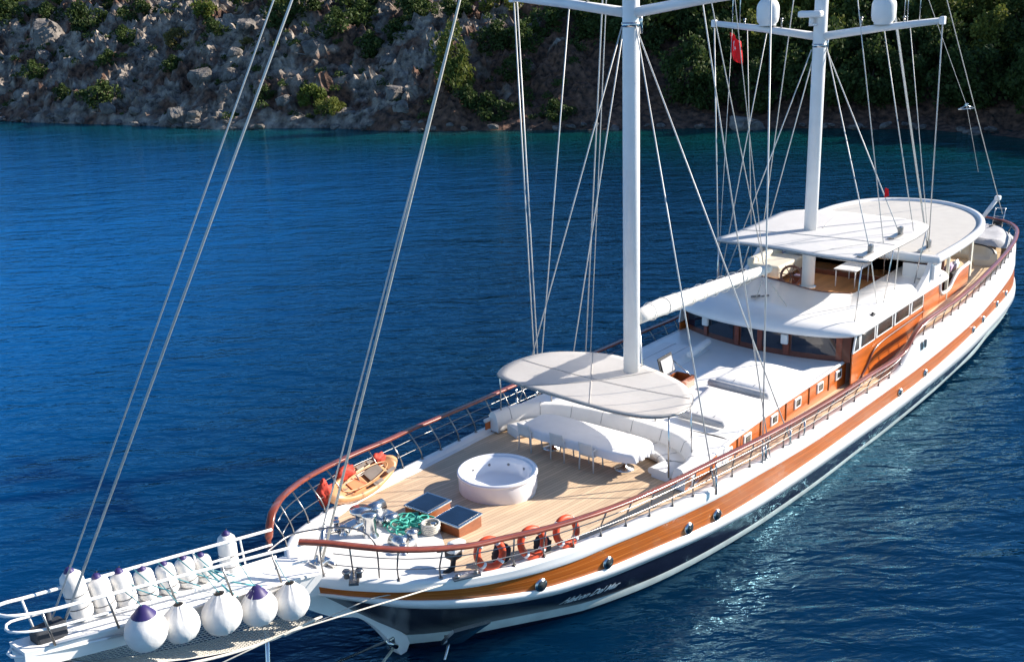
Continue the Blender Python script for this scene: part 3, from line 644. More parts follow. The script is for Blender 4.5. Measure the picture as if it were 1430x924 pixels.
# guard rails ---------------------------------------------------------
RAILP = [(3.2, .48, 4.22), (3.55, .9, 4.17), (3.9, 1.31, 4.08), (4.46, 1.9, 3.94), (5.14, 2.31, 3.78), (5.95, 2.65, 3.61), (6.67, 2.83, 3.5), (7.83, 3.2, 3.37), (9.2, 3.5, 3.24), (10.3, 3.66, 3.14), (11.7, 3.79, 3.03), (13.4, 3.9, 2.93), (16.4, 4.11, 2.76), (20.2, 4.22, 2.56), (23.6, 4.28, 2.46), (25.0, 4.3, 2.4), (26.0, 4.3, 2.4), (26.5, 4.3, 2.48), (27.0, 4.3, 2.75), (27.5, 4.32, 2.93), (28.5, 4.36, 3.08), (31.4, 4.37, 3.08), (35, 4.23, 3.14), (38.7, 3.97, 3.23), (41.4, 3.68, 3.27), (43, 3.44, 3.3), (44.5, 3.12, 3.33), (45.7, 2.6, 3.36), (46.35, 1.95, 3.38), (46.7, 1, 3.4), (46.8, 0, 3.4)]
RAILS = [(3.55, 1.05, 3.4), (3.62, 1.08, 3.7), (3.8, 1.2, 4.0), (4.12, 1.44, 4.05), (4.87, 2.1, 3.84), (5.97, 2.77, 3.61), (6.96, 3.13, 3.46), (8.15, 3.33, 3.36), (9.6, 3.52, 3.21)] + [p for p in RAILP if p[0] > 10]
RAILP = squeeze(RAILP); RAILS = squeeze(RAILS)
def rail_y(L, x): return interp(x, [p.x for p in L], [p.y for p in L])
def rail_z(L, x): return interp(x, [p.x for p in L], [p.z for p in L])
XST = [3.67, 4.05, 4.72, 5.5, 6.28, 7.16, 7.94, 8.82, 9.73, 10.6, 11.47, 12.36, 13.21, 14.14, 15.04, 15.96, 16.88, 17.9, 18.9, 19.9, 20.9, 21.9, 22.9, 23.9, 24.8, 25.6] + [26.4 + .95 * i for i in range(20)]
for sd, RL in ((-1, RAILP), (1, RAILS)):
    g = smooth_line(RL, 170); L = [Vector((p.x, sd * p.y, p.z)) for p in g]
    top = MB(); rows = []
    for i, p in enumerate(L):
        tg = (L[min(i + 1, len(L) - 1)] - L[max(i - 1, 0)]).normalized(); nb = tg.cross(Vector((0, 0, 1)))
        nb = nb.normalized() if nb.length > .3 else Vector((0, 1, 0)); u = nb.cross(tg).normalized()
        hw, hh = .085, .04
        rows.append([p + nb * a * hw + u * b * hh for a, b in ((-1, -.6), (-.8, -1), (.8, -1), (1, -.6), (1, .5), (.75, 1), (-.75, 1), (-1, .5))])
    top.grid(rows, True, closed=True); top.add(rows[0], [list(range(8))]); top.add(rows[-1], [list(range(8))])
    R = fixn(obj('guard_rail', top, 'rail_wood', Y))
    gx = sorted(g, key=lambda p: p.x)
    for x in XST:
        if sd == 1 and x < 4.0: continue
        b = bcap(x) - .1; z0 = zcap(x); x1 = x - (.18 if x < 24 else 0.05)
        yt = rail_y(gx, x1); zt = rail_z(gx, x1)
        foot = Vector((x, sd * b, z0)); tp = Vector((x1, sd * yt, zt - .03))
        if x < 5: tp = Vector((x1 - .05, sd * yt, zt - .03))
        if zt - z0 < .15: continue
        mid = foot + Vector((-.03, 0, min(.25, .3 * (zt - z0))))
        m = MB(); m.tube([foot, foot + (mid - foot) * .7, mid.lerp(tp, .15), tp], .02, 7); m.tube([foot, foot + Vector((0, 0, .02))], .055, 10)
        obj('stanchion', m, 'steel_dark', R)
    for fr in (.36, .7):
        seg = []
        for i in range(120):
            x = lerp(3.75 if sd < 0 else 4.1, 44.8, i / 119); x1 = x - .1
            b = bcap(x) - .1; z0 = zcap(x); yt = rail_y(gx, x1); zt = rail_z(gx, x1)
            if zt - z0 < .15: continue
            if x > 26 and fr == .36: break
            seg.append(Vector((lerp(x, x1, fr), sd * lerp(b, yt, fr), lerp(z0, zt, fr))))
        m = MB(); m.tube(seg, .013, 6); obj('rail_rod', m, 'steel_dark', R)

m = MB(); m.tube(smooth_line([(2.4, -.45, 4.32), (3.2, -.25, 4.3), (3.75, -.55, 4.3), (4.1, -1.0, 4.3), (4.25, -1.35, 4.2), (4.32, -1.5, 3.95), (4.42, -1.42, 3.15)], 30), .02, 7); obj('bow_hoop', m, 'steel_dark', Y)
# coachroof and horseshoe sofa ---------------------------------------
sofa_path = smooth_line([(13.5, -3.12, 0), (14.2, -3.1, 0), (14.9, -2.75, 0), (15.45, -2.0, 0), (15.68, -.8, 0), (15.72, .4, 0), (15.66, 1.5, 0), (15.45, 2.4, 0), (14.95, 3.1, 0), (14.3, 3.42, 0), (13.75, 3.5, 0)], 60)
def sweep(path, prof, zoff=0.0, caps=True, center=(13.2, .2)):
    rows = []
    for i, p in enumerate(path):
        tg = (path[min(i + 1, len(path) - 1)] - path[max(i - 1, 0)]).normalized(); n = Vector((-tg.y, tg.x, 0)).normalized()
        if n.dot(Vector((center[0] - p.x, center[1] - p.y, 0))) < 0: n = -n
        rows.append([Vector((p.x, p.y, z + zoff)) + n * d for d, z in prof])
    mb = MB(); mb.grid(rows, True)
    if caps: mb.add(rows[0], [list(range(len(prof)))]); mb.add(rows[-1], [list(range(len(prof)))])
    return mb
SO = fixn(obj('horseshoe_sofa', sweep(sofa_path, [(-.16, 2.3), (-.13, 2.5), (-.05, 2.6), (.08, 2.61), (.15, 2.56), (.24, 2.3), (.26, 2.0), (-.16, 2.0)]), 'cushion_white', Y))
inner = smooth_line([(13.75, -2.86, 0)] + [tuple(p) for p in sofa_path[8:-8:4]] + [(14.05, 3.3, 0)], 60)
fixn(obj('seat_cushion', sweep(inner, [(.2, 2.1), (.22, 2.24), (.8, 2.25), (.9, 2.21), (.92, 2.12), (.88, 2.06), (.2, 2.06)]), 'cushion_white', SO))
fixn(obj('seat_base', sweep(inner, [(.2, 2.06), (.8, 2.06), (.8, 1.96), (.2, 1.96)]), 'gelcoat', SO))
fixn(obj('wooden_plinth', sweep(inner, [(.2, 1.96), (.77, 1.96), (.77, 1.84), (.2, 1.84)]), 'mahogany', SO))
for i in range(6, 56, 7):
    p = sofa_path[i]; tg = (sofa_path[i + 1] - sofa_path[i - 1]).normalized(); n = Vector((-tg.y, tg.x, 0)).normalized()
    if n.dot(Vector((13.2 - p.x, .2 - p.y, 0))) < 0: n = -n
    m = MB(); m.tube([Vector((p.x, p.y, z)) + n * d for d, z in ((-.13, 2.5), (-.05, 2.602), (.08, 2.612), (.15, 2.562), (.243, 2.3))], .012, 5); obj('cushion_seam', m, 'grey_cloth', SO)
    p = inner[i]; tg = (inner[i + 1] - inner[i - 1]).normalized(); n = Vector((-tg.y, tg.x, 0)).normalized()
    if n.dot(Vector((13.2 - p.x, .2 - p.y, 0))) < 0: n = -n
    m = MB(); m.tube([Vector((p.x, p.y, z)) + n * d for d, z in ((.3, 2.242), (.8, 2.252), (.9, 2.212), (.92, 2.12))], .012, 5); obj('cushion_seam', m, 'grey_cloth', SO)
ZC = 2.4
pp = [(p.x, p.y) for p in sofa_path]
pp2 = []
for i, p in enumerate(sofa_path):
    tg = (sofa_path[min(i + 1, 59)] - sofa_path[max(i - 1, 0)]).normalized(); n = Vector((-tg.y, tg.x, 0)).normalized()
    if n.dot(Vector((13.2 - p.x, .2 - p.y, 0))) < 0: n = -n
    pp2.append((p.x - n.x * .1, p.y - n.y * .1))
def yport(x): return interp(x, [13.4, 15, 17, 20, 34], [-3.24, -3.12, -3.0, -2.94, -2.94])
def ystar(x): return interp(x, [13.4, 15, 17, 20, 34], [3.6, 3.5, 3.38, 3.34, 3.3])
outer_c = smooth_line([(13.52, -3.26, 0), (14.3, yport(14.3), 0), (15.2, yport(15.2), 0), (16.3, yport(16.3), 0), (16.32, -1.5, 0), (16.32, 1.5, 0), (16.3, ystar(16.3), 0), (15.2, ystar(15.2), 0), (14.3, ystar(14.3), 0), (13.74, 3.62, 0)], 60)
mb = MB(); mb.grid([[Vector((x, y, 1.6)) for x, y in pp2], [Vector((x, y, ZC)) for x, y in pp2], [Vector((p.x, p.y, ZC)) for p in outer_c], [Vector((p.x, p.y, 1.35)) for p in outer_c]], False)
xs_r = [16.31, 17, 18, 20, 22, 24, 26, 28, 32]
mb.grid([[Vector((x, yport(x), 1.35)) for x in xs_r]] + [[Vector((x, lerp(yport(x), ystar(x), k / 8), ZC)) for x in xs_r] for k in range(9)] + [[Vector((x, ystar(x), 1.35)) for x in xs_r]], False)
CR = fixn(obj('coachroof', mb, 'gelcoat', Y))
def side_strip(xs, yf, sd, zlo, zhi, off, material, name, parent, th=.02):
    mb = MB(); rows = [[], [], [], []]
    for x in xs:
        y = yf(x) + sd * off; rows[0].append(Vector((x, y - sd * th, zlo(x)))); rows[1].append(Vector((x, y, zlo(x)))); rows[2].append(Vector((x, y, zhi(x)))); rows[3].append(Vector((x, y - sd * th, zhi(x))))
    mb.grid(rows + [rows[0]], False); return fixn(obj(name, mb, material, parent))
xs_c = [13.55, 14.3, 15.2, 16, 17, 18, 19, 20, 21, 22, 23, 24, 24.6]
for sd, yf in ((-1, yport), (1, ystar)):
    side_strip(xs_c, yf, sd, lambda x: zdeck(x) + .0, lambda x: 2.3, .03, 'side_wood', 'side_panel', CR)
    m = MB(); m.tube([Vector((x, yf(x) + sd * .03, 2.36)) for x in xs_c], .065, 8); obj('white_rim', m, 'gelcoat', CR)
    for x in (16.18, 17.42, 19.2, 20.85, 22.5, 23.95):
        y = yf(x) + sd * .04
        fr = MB(); fr.box((x, y, 2.04), (.46, .07, .34), bevel=.03); F = obj('porthole', fr, 'gelcoat', CR)
        gl = MB(); gl.box((x, y + sd * .03, 2.05), (.30, .03, .2), bevel=.01); obj('glass', gl, 'glass_side', F)
    for x in (15.1, 16.8, 18.3, 20.05, 21.7, 23.2):
        m = MB(); m.box((x, yf(x) + sd * .045, 2.0), (.05, .03, .58)); obj('seam_batten', m, 'hatch_wood', CR)

# wheelhouse -----------------------------------------------------------
def fx(y): return 23.8 + .068 * (y + .4) ** 2
WH = []
ysf = [-3.2 + 6.5 * i / 24 for i in range(25)]
mb = MB(); mb.grid([[Vector((fx(y) + .02 * 0, y, 2.38)) for y in ysf], [Vector((fx(y) - .0, y, 3.32)) for y in ysf]], True)
sides = [[(fx(-3.2), -3.2), (36.1, -3.2)], [(fx(3.3), 3.3), (36.1, 3.3)]]
for (a, b), sd in zip(sides, (-1, 1)):
    zt = 3.35
    mb.add([(a[0], a[1], 2.3), (31.0, b[1], 2.3), (31.0, b[1], zt), (a[0], a[1], zt)], [[0, 1, 2, 3]])
WHO = fixn(obj('wheelhouse', mb, 'mahogany', Y))
def front_panel(y0, y1, z0, z1, material, name, off, n=6):
    mb = MB(); r = [[], [], [], []]
    for i in range(n + 1):
        y = lerp(y0, y1, i / n); x = fx(y) - off
        r[0].append(Vector((x + .03, y, z0))); r[1].append(Vector((x, y, z0))); r[2].append(Vector((x, y, z1))); r[3].append(Vector((x + .03, y, z1)))
    mb.grid(r + [r[0]], False); return fixn(obj(name, mb, material, WHO))
for y0, y1 in ((-2.78, -1.32), (-1.0, -.27), (-.09, .58), (.92, 2.05), (2.32, 3.15)):
    front_panel(y0, y1, 2.6, 3.27, 'glass_dark', 'front_window', .02)
for y in (-2.86, -1.15, -.17, .75, 2.2):
    front_panel(y - .09, y + .09, 2.46, 3.3, 'rail_wood', 'window_post', .045, 2)
for y in (-1.12, 2.15):
    m = MB(); m.box((fx(y) - .12, y, 3.02), (.14, .26, .36), bevel=.05); obj('white_lamp', m, 'white_paint', WHO)
ysd = -3.2
def quadplate(y, xz, material, name, parent, th=.03, off=.02):
    sd = -1 if y < 0 else 1
    q = [Vector((x, y + sd * off, z)) for x, z in xz]; mb = MB(); mb.slab(q if sd < 0 else q[::-1], th); return fixn(obj(name, mb, material, parent))
for y in (-3.2, 3.3):
    sd = -1 if y < 0 else 1
    # varnished wall from the deck up to the windows, then on past the saloon to the aft deck with its doorway notch
    quadplate(y, [(24.35, 1.45), (31.0, 1.45), (31.0, 2.72), (24.35, 2.7)], 'side_wood', 'side_panel', WHO, .04, .07)
    quadplate(y, [(30.98, 1.9), (32.75, 1.9), (32.7, 2.9), (32.55, 3.5), (32.3, 3.68), (30.98, 3.4)], 'side_wood', 'aft_side_panel', WHO, .06, .09)
    quadplate(y, [(32.76, 1.9), (36.2, 2.1), (36.2, 3.28), (35.0, 3.22), (34.45, 3.05), (34.1, 2.75), (33.5, 2.68), (33.0, 2.7), (32.76, 2.85)], 'side_wood', 'aft_side_panel', WHO, .06, .09)
    m = MB(); m.tube(smooth_line([(30.9, y + sd * .08, 3.44), (32.3, y + sd * .08, 3.74), (32.58, y + sd * .08, 3.6), (32.75, y + sd * .08, 2.95), (33.1, y + sd * .08, 2.74), (33.9, y + sd * .08, 2.76), (34.3, y + sd * .08, 3.0), (34.9, y + sd * .08, 3.24), (36.2, y + sd * .08, 3.32)], 50), .075, 8); obj('white_rim', m, 'gelcoat', WHO)
    for xz in ([(24.42, 2.78), (24.78, 2.78), (24.74, 3.3), (24.6, 3.3)], [(24.98, 2.78), (26.1, 2.78), (26.08, 3.3), (25.0, 3.3)], [(26.42, 2.79), (27.72, 2.79), (27.7, 3.3), (26.44, 3.3)], [(28.1, 2.8), (29.36, 2.8), (29.34, 3.3), (28.12, 3.3)], [(29.72, 2.81), (30.8, 2.81), (30.78, 3.3), (29.74, 3.3)]):
        f = quadplate(y, [(xz[0][0] - .1, xz[0][1] - .07), (xz[1][0] + .1, xz[1][1] - .07), (xz[2][0] + .1, xz[2][1] + .05), (xz[3][0] - .1, xz[3][1] + .05)], 'white_paint', 'side_window', WHO, .05, .1)
        quadplate(y, xz, 'glass_side', 'glass', f, .03, .115)
    m = MB(); m.tube(smooth_line([(25.0, y + sd * .12, 1.62), (25.5, y + sd * .12, 1.9), (26.0, y + sd * .12, 2.3), (26.6, y + sd * .12, 2.46), (28.5, y + sd * .12, 2.52), (31, y + sd * .12, 2.56)], 30), .035, 6); obj('dark_moulding', m, 'mahogany', WHO)
# roof brow with the flybridge cockpit let into it
def roof_ring(inset, z, n=96):
    out = []
    fr = smooth_line([(24.6, -3.42, 0), (24.2, -3.28, 0), (23.72, -2.6, 0), (23.42, -1.36, 0), (23.33, .05, 0), (23.45, 1.36, 0), (23.8, 2.6, 0), (24.25, 3.35, 0), (24.65, 3.52, 0)], 48)
    ring = [(p.x, p.y) for p in fr] + [(lerp(24.8, 33.2, i / 15), 3.55) for i in range(16)] + [(33.3, lerp(3.5, -3.4, i / 15)) for i in range(16)] + [(lerp(33.2, 24.8, i / 15), -3.45) for i in range(16)]
    for x, y in ring:
        if x > 33.25: xx = 33.3
        else: xx = x
        cx, cy = 28.4, .05
        sx = 1 - inset / 5.0; sy = 1 - inset / 3.5
        out.append(Vector((cx + (xx - cx) * sx if xx < 33.2 else xx, cy + (y - cy) * sy, z)))
    return out
def cockpit_ring(z, g=0.0):
    base = roof_ring(0, z); out = []
    fc = smooth_line([(27.75, -1.75, 0), (27.45, -.9, 0), (27.5, -.3, 0), (27.8, .5, 0), (28.1, 1.4, 0), (28.3, 2.1, 0)], 48)
    ring = [(p.x, p.y) for p in fc] + [(lerp(28.5, 33.2, i / 15), 2.15) for i in range(16)] + [(33.3, lerp(2.1, -1.75, i / 15)) for i in range(16)] + [(lerp(33.2, 27.9, i / 15), -1.8) for i in range(16)]
    return [Vector((x, y, z)) for x, y in ring]
mb = MB(); mb.grid([roof_ring(.25, 3.3), roof_ring(.03, 3.31), roof_ring(0, 3.34), roof_ring(.01, 3.42), roof_ring(.06, 3.5), roof_ring(.16, 3.58), roof_ring(.4, 3.67), roof_ring(.85, 3.73), cockpit_ring(3.76), cockpit_ring(3.74), cockpit_ring(3.3)], True, closed=True)
RF = fixn(obj('roof', mb, 'gelcoat', Y))
for pl in RF.data.polygons:
    if abs(pl.normal.z) < .2 and pl.center.z < 3.73 and pl.center.z > 3.31 and -1.85 < pl.center.y < 2.2 and pl.center.x > 27: pl.use_smooth = False
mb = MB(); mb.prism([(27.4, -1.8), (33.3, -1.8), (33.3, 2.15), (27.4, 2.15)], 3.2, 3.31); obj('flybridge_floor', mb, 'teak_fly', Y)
m = MB(); m.tube([(p.x, p.y, 3.76) for p in cockpit_ring(0)[:48]], .035, 6); obj('coaming_trim', m, 'mahogany', RF)
m = MB(); m.box((24.9 + 1.2, -3.2, 3.58), (.28, .12, .16), bevel=.03); m.tube([(26.1, -3.2, 3.5), (26.1, -3.2, 3.7)], .05, 8); obj('search_lamp', m, 'black', RF)
m = MB(); m.tube([(25.6, .95, 3.66), (25.6, .95, 3.78)], .03, 6); m.tube([(25.45, 1.05, 3.78), (25.75, .85, 3.78)], .04, 6); m.tube([(25.85, .7, 3.66), (25.85, .7, 3.76)], .03, 6); m.tube([(25.75, .78, 3.76), (25.98, .62, 3.76)], .04, 6); obj('roof_horn', m, 'steel_dark', RF)
# cream seat and locker on the far side of the flybridge, helm
m = MB(); m.box((30.1, 2.35, 3.78), (2.2, 1.3, .5), bevel=.08); m.box((30.3, 2.95, 4.05), (2.6, .3, .35), bevel=.08); obj('flybridge_locker', m, 'cream_paint', Y)
m = MB(); m.box((27.6, 2.55, 3.72), (2.4, .9, .16), bevel=.05); obj('flybridge_bench', m, 'cream_paint', Y)
m = MB(); m.box((28.75, .75, 3.6), (.35, .5, .6), bevel=.04); HE = obj('helm_console', m, 'mahogany', Y)
m = MB(); cw = Vector((28.3, .85, 3.95)); ax = Vector((-.75, -.35, .45)).normalized(); u_ = Vector((0, 1, 0)); u_ = (u_ - ax * u_.dot(ax)).normalized(); v_ = ax.cross(u_)
m.tube([cw + (u_ * math.cos(t) + v_ * math.sin(t)) * .38 for t in [i * math.pi / 14 for i in range(28)]], .05, 8, closed=True)
for i in range(8):
    t = i * math.pi / 4; m.tube([cw, cw + (u_ * math.cos(t) + v_ * math.sin(t)) * .46], .018, 6)
m.tube([cw - ax * .1, cw + ax * .06], .06, 10); obj('steering_wheel', m, 'mahogany', Y)

# awnings and hardtop ------------------------------------------------------
def awning(name, outline, z, sag, material, poles, seams, n=70):
    ring = smooth_line([(x, y, z) for x, y in outline], n, closed=True)
    c = sum(ring, Vector((0, 0, 0))) / len(ring); mb = MB(); rows = []
    for k in range(11):
        t = 1 - k / 10.02; rows.append([Vector((c.x + (p.x - c.x) * t, c.y + (p.y - c.y) * t, z - sag * (1 - t * t))) for p in ring])
    rows.insert(0, [p - Vector((0, 0, .02)) for p in ring])
    mb.grid(rows, True, closed=True); mb.add(rows[-1], [list(range(n))])
    A = fixn(obj(name, mb, material, Y))
    m = MB(); m.tube([p - Vector((0, 0, .045)) for p in ring], .028, 7, closed=True); obj('edge_tube', m, 'steel_dark', A)
    for a, b in poles:
        m = MB(); m.tube([a, b], .024, 8); obj('pole', m, 'steel', A)
    for a, b in seams:
        pts = []
        for i in range(13):
            q = Vector(a).lerp(Vector(b), i / 12); d = max(abs((q.x - c.x)), 1e-6)
            best = None
            # height of the cloth under the seam
            ang = math.atan2(q.y - c.y, q.x - c.x); rp = min(ring, key=lambda p: abs((math.atan2(p.y - c.y, p.x - c.x) - ang + math.pi) % (2 * math.pi) - math.pi))
            t = min(1, (Vector((q.x, q.y, 0)) - Vector((c.x, c.y, 0))).length / max(.1, (Vector((rp.x, rp.y, 0)) - Vector((c.x, c.y, 0))).length))
            pts.append(Vector((q.x, q.y, z - sag * (1 - t * t) + .012)))
        m = MB(); m.tube(pts, .012, 5); obj('seam', m, material, A)
    return A
AW1 = [(13.55, 3.05), (14.32, 3.33), (15.1, 3.28), (15.7, 3.08), (16.12, 2.72), (16.44, 2.2), (16.7, 1.6), (16.79, 1.03), (16.7, .55), (16.5, -.07), (16.27, -.8), (15.99, -1.5), (15.65, -2.05), (15.1, -2.55), (14.5, -2.84), (14.05, -2.87), (13.65, -2.78), (13.3, -2.5), (13.1, -2.1), (13.0, -1.26), (13.05, -.09), (13.15, 1.16), (13.25, 2.2), (13.35, 2.75)]
awning('dining_awning', AW1, 4.0, .1, 'canvas', [((13.62, -2.72, 2.2), (13.6, -2.72, 3.97)), ((14.62, -2.84, 2.4), (14.6, -2.78, 3.97)), ((14.05, 3.4, 2.6), (13.75, 3.12, 3.97)), ((15.9, 2.9, 2.4), (15.9, 2.9, 3.97)), ((16.35, -.6, 2.4), (16.35, -.6, 3.97))], [((13.1, 1.8), (16.5, -.2)) if False else ((13.1, 1.8, 0), (16.3, -.7, 0)), ((13.05, -.6, 0), (16.6, 1.8, 0)), ((14.9, -2.6, 0), (14.9, 3.2, 0))])
AW2 = [(24.6, -3.42), (24.52, -2.5), (24.6, -1.5), (24.82, -.4), (24.88, .8), (24.95, 2.3), (26, 2.28), (27.7, 2.3), (29.5, 2.4), (30.7, 2.42), (31.4, 2.0), (31.75, .9), (31.79, 0), (31.72, -1.2), (31.6, -2.2), (31.0, -3.2), (29.6, -3.5), (28, -3.52), (26.5, -3.5), (25.2, -3.47)]
awning('flybridge_awning', AW2, 5.85, -.06, 'canvas_white', [((24.9, -3.05, 3.6), (24.85, -3.2, 5.8)), ((27.6, -3.0, 3.65), (27.2, -3.35, 5.8)), ((30.6, -3.0, 3.65), (30.6, -3.3, 5.8)), ((25.1, 2.3, 3.6), (25.1, 2.2, 5.8)), ((28.0, 2.9, 3.6), (28.0, 2.25, 5.8)), ((31.2, -1.6, 3.5), (31.2, -1.6, 5.8)), ((31.2, 1.6, 3.5), (31.2, 1.6, 5.8))], [((28.3, -.3, 0), (31.6, .4, 0)), ((24.7, -1.5, 0), (28.5, -3.45, 0)), ((26.8, 2.2, 0), (27.2, -3.4, 0))])
HT = [(31.35, -3.56), (33, -3.58), (35.1, -3.55), (37.5, -3.35), (39.2, -2.9), (40.6, -2.2), (41.7, -1.2), (42.35, 0), (42.35, 1.3), (41.9, 2.4), (41.1, 3.2), (39.9, 3.68), (38.6, 3.92), (36, 3.96), (33, 3.9), (31.35, 3.85)]
r0 = smooth_line([(x, y, 0) for x, y in HT], 70) 
def hring(ins, z):
    c = Vector((36, .1, 0)); return [Vector((c.x + (p.x - c.x) * (1 - ins / 5.5), c.y + (p.y - c.y) * (1 - ins / 3.6), z)) for p in r0]
mb = MB(); mb.grid([hring(.35, 4.22), hring(.05, 4.28), hring(0, 4.36), hring(0, 4.54), hring(.05, 4.6), hring(.22, 4.6), hring(.26, 4.5)], True, closed=True); mb.add(hring(.35, 4.22), [list(range(70))])
HTO = fixn(obj('hardtop', mb, 'gelcoat', Y))
mb = MB(); mb.add(hring(.25, 4.5), [list(range(70))]); o = obj('roof_panel', mb, 'cream_panel', HTO)
if o.data.polygons[0].normal.z < 0: o.data.flip_normals()
for x, y in ((37.3, -3.0), (37.3, 3.4), (33.6, -3.25), (33.6, 3.5), (40.4, -1.6), (40.4, 2.4)):
    m = MB(); m.box((x, y, 3.3), (.22 if x > 37 else .12, .12, 1.95), bevel=.03); obj('post', m, 'cream_paint', HTO)
for y in (-3.38, 3.68):
    quadplate(y, [(29.9, 3.5), (31.4, 3.5), (32.3, 3.7), (32.4, 4.3), (31.3, 4.36), (30.9, 4.0)], 'gelcoat', 'support_wing', HTO, .16, .0)
m = MB(); m.box((31.28, -2.9, 3.98), (.1, 1.2, .55), bevel=.03); obj('support_wing', m, 'gelcoat', HTO)
m = MB(); m.box((31.5, .2, 2.9), (.1, 6.2, 1.2)); obj('saloon_bulkhead_or_shade_panel', m, 'mahogany', Y)

# stern seating, aft gear ---------------------------------------------------
m = MB(); st = smooth_line([(39.6, -3.35, 0), (40.3, -3.05, 0), (40.9, -2.5, 0), (41.1, -1.6, 0), (41.2, 0, 0), (41.1, 1.6, 0), (40.9, 2.5, 0), (39.9, 3.2, 0)], 44)
fixn(obj('aft_sofa', sweep(st, [(-.1, 2.4), (-.1, 2.98), (0, 3.03), (.12, 3.0), (.2, 2.72), (.8, 2.7), (.85, 2.6), (.8, 2.4)], center=(37, 0)), 'cream_paint', Y))
m = MB(); m.tube([(p.x - .1, p.y, 3.04) for p in st], .035, 6); obj('sofa_piping', m, 'black', Y)
mb = MB(); rows = []
for i in range(15):
    x = lerp(41.1, 45.0, i / 14); b = max(.3, bcap(x) - .25)
    rows.append([Vector((x, lerp(-b, b, k / 20), 3.2 + .09 * noise.noise(Vector((x * 1.1, k * .5, 0))) - (.25 if k in (0, 20) or i in (0, 14) else 0))) for k in range(21)])
mb.grid(rows, True); o = obj('stern_sunpad', mb, 'grey_cloth', Y)
if o.data.polygons[0].normal.z < 0: o.data.flip_normals()
m = MB(); m.tube([(45.0, -1.1, 3.3), (45.3, -1.68, 4.36)], .1, 8); m.box((45.3, -1.7, 4.38), (.3, .26, .22), bevel=.05); obj('gangway', m, 'white_paint', Y)
m = MB()
for y in (-1.6, -2.05): m.tube([(45.2, y, 3.0), (45.3, y - .05, 3.9)], .025, 6)
m.tube([(45.3, -1.65, 3.9), (45.3, -2.1, 3.9)], .025, 6); m.tube([(45.25, -1.62, 3.5), (45.25, -2.07, 3.5)], .02, 6); obj('stern_pulpit', m, 'steel', Y)
m = MB(); m.box((45.0, -1.9, 3.25), (.35, .4, .2), bevel=.04); m.tube([(45, -1.9, 3.2), (44.0, -1.8, 3.25)], .03, 6); obj('stern_winch', m, 'black', Y)
# doors / dark interior seen under the hardtop
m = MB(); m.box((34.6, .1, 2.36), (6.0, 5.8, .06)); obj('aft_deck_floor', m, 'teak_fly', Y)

# masts, spreaders, boom, rigging ---------------------------------------------------
def mast(name, x, y, z0, z1, r, spz, sph, parent=Y):
    m = MB(); m.tube([(x, y, z0), (x, y, z0 + 8), (x, y, z1)], r, 24, rs=[r, r, r * .8]); M = obj(name, m, 'white_paint', parent)
    for s in (-1, 1):
        m = MB(); m.tube([(x, y + s * r * .8, spz - .25), (x, s * sph * .5, spz), (x, s * sph, spz + .22)], .11, 10, rs=[.14, .125, .1]); m.box((x, s * sph, spz + .22), (.22, .16, .26), bevel=.03)
        S = obj('spreader', m, 'white_paint', M)
        for d in (.35, .7):
            f = MB(); f.tube([(x, s * sph * d, spz + .05), (x, s * sph * d, spz + .34)], .03, 6); f.tube([(x - .06, s * sph * d, spz + .34), (x + .06, s * sph * d, spz + .34)], .045, 8); obj('spreader_lamp', f, 'steel_dark', S)
    m = MB(); m.tube([(x, y, z0), (x, y, z0 + .07)], r * 1.3, 20); obj('mast_collar', m, 'steel', M)
    m = MB(); m.tube([(x + r * .5, y - r * .9, spz - .8), (x + r * .5, y - r * .9, spz - .2)], .07, 8); m.tube([(x, y, spz - .62), (x, y, spz - .5)], r * 1.08, 20); obj('mast_band', m, 'steel', M)
    return M
M1 = mast('foremast', 16.0, 0, 2.4, 34.0, .235, 14.2, 4.0)
M2 = mast('mainmast', 27.9, 0, 3.72, 32.0, .235, 13.0, 4.15)
for y in (2.0, -2.2):
    m = MB(); prof = [(0, .98)] + [(.40 * math.cos(t), .58 + .40 * math.sin(t)) for t in [rad(80 - 10 * i) for i in range(9)]] + [(.40, .3), (.37, .14), (.3, .06), (.3, 0)]
    m.lathe(prof, (27.9, y, 13.12), 28); obj('radome', m, 'white_paint', M2)
m = MB(); m.box((27.55, .22, 13.5), (.35, .85, .22), bevel=.07); m.tube([(27.6, .2, 13.1), (27.6, .2, 13.42)], .09, 10); m.box((27.7, .1, 13.15), (.3, .2, .06)); obj('radar_scanner', m, 'white_paint', M2)
for y in (3.4, 3.1, -3.0, -2.9, -3.4):
    m = MB(); m.tube([(27.9, y, 13.1), (27.9, y, 14.6)], .018, 5); obj('whip_aerial', m, 'steel', M2)
m = MB(); bp_ = [(16.28, 0, 5.48), (17.2, 0, 5.5), (19, 0, 5.42), (21.5, 0, 5.32), (23.4, 0, 5.22), (24.35, 0, 5.16), (24.6, 0, 5.14)]
m.tube(smooth_line(bp_, 24), .2, 12, rs=[.2 + .09 * math.sin(min(1, i / 5) * 1.57) - .012 * i * .5 for i in range(24)]); BM = obj('furled_sail_boom', m, 'sail_cover', Y)
for i in range(9):
    p = smooth_line(bp_, 24)[2 + i * 2]; m = MB(); m.tube([p + Vector((0, .275 * math.cos(t), .275 * math.sin(t))) for t in [k * math.pi / 6 for k in range(12)]], .012, 5, closed=True); obj('lashing', m, 'sail_cover', BM)
m = MB(); m.tube([(16.2, 0, 5.45), (16.45, 0, 5.47)], .07, 10); m.tube([(16.26, 0, 5.0), (16.26, 0, 5.6)], .05, 8); obj('gooseneck', m, 'steel', BM)
m = MB(); m.tube([(24.3, 0, 5.02), (25.1, -.5, 3.75)], .015, 5); m.tube([(24.35, 0, 5.02), (25.3, .8, 3.75)], .015, 5); obj('mainsheet', m, 'rope_white', BM)
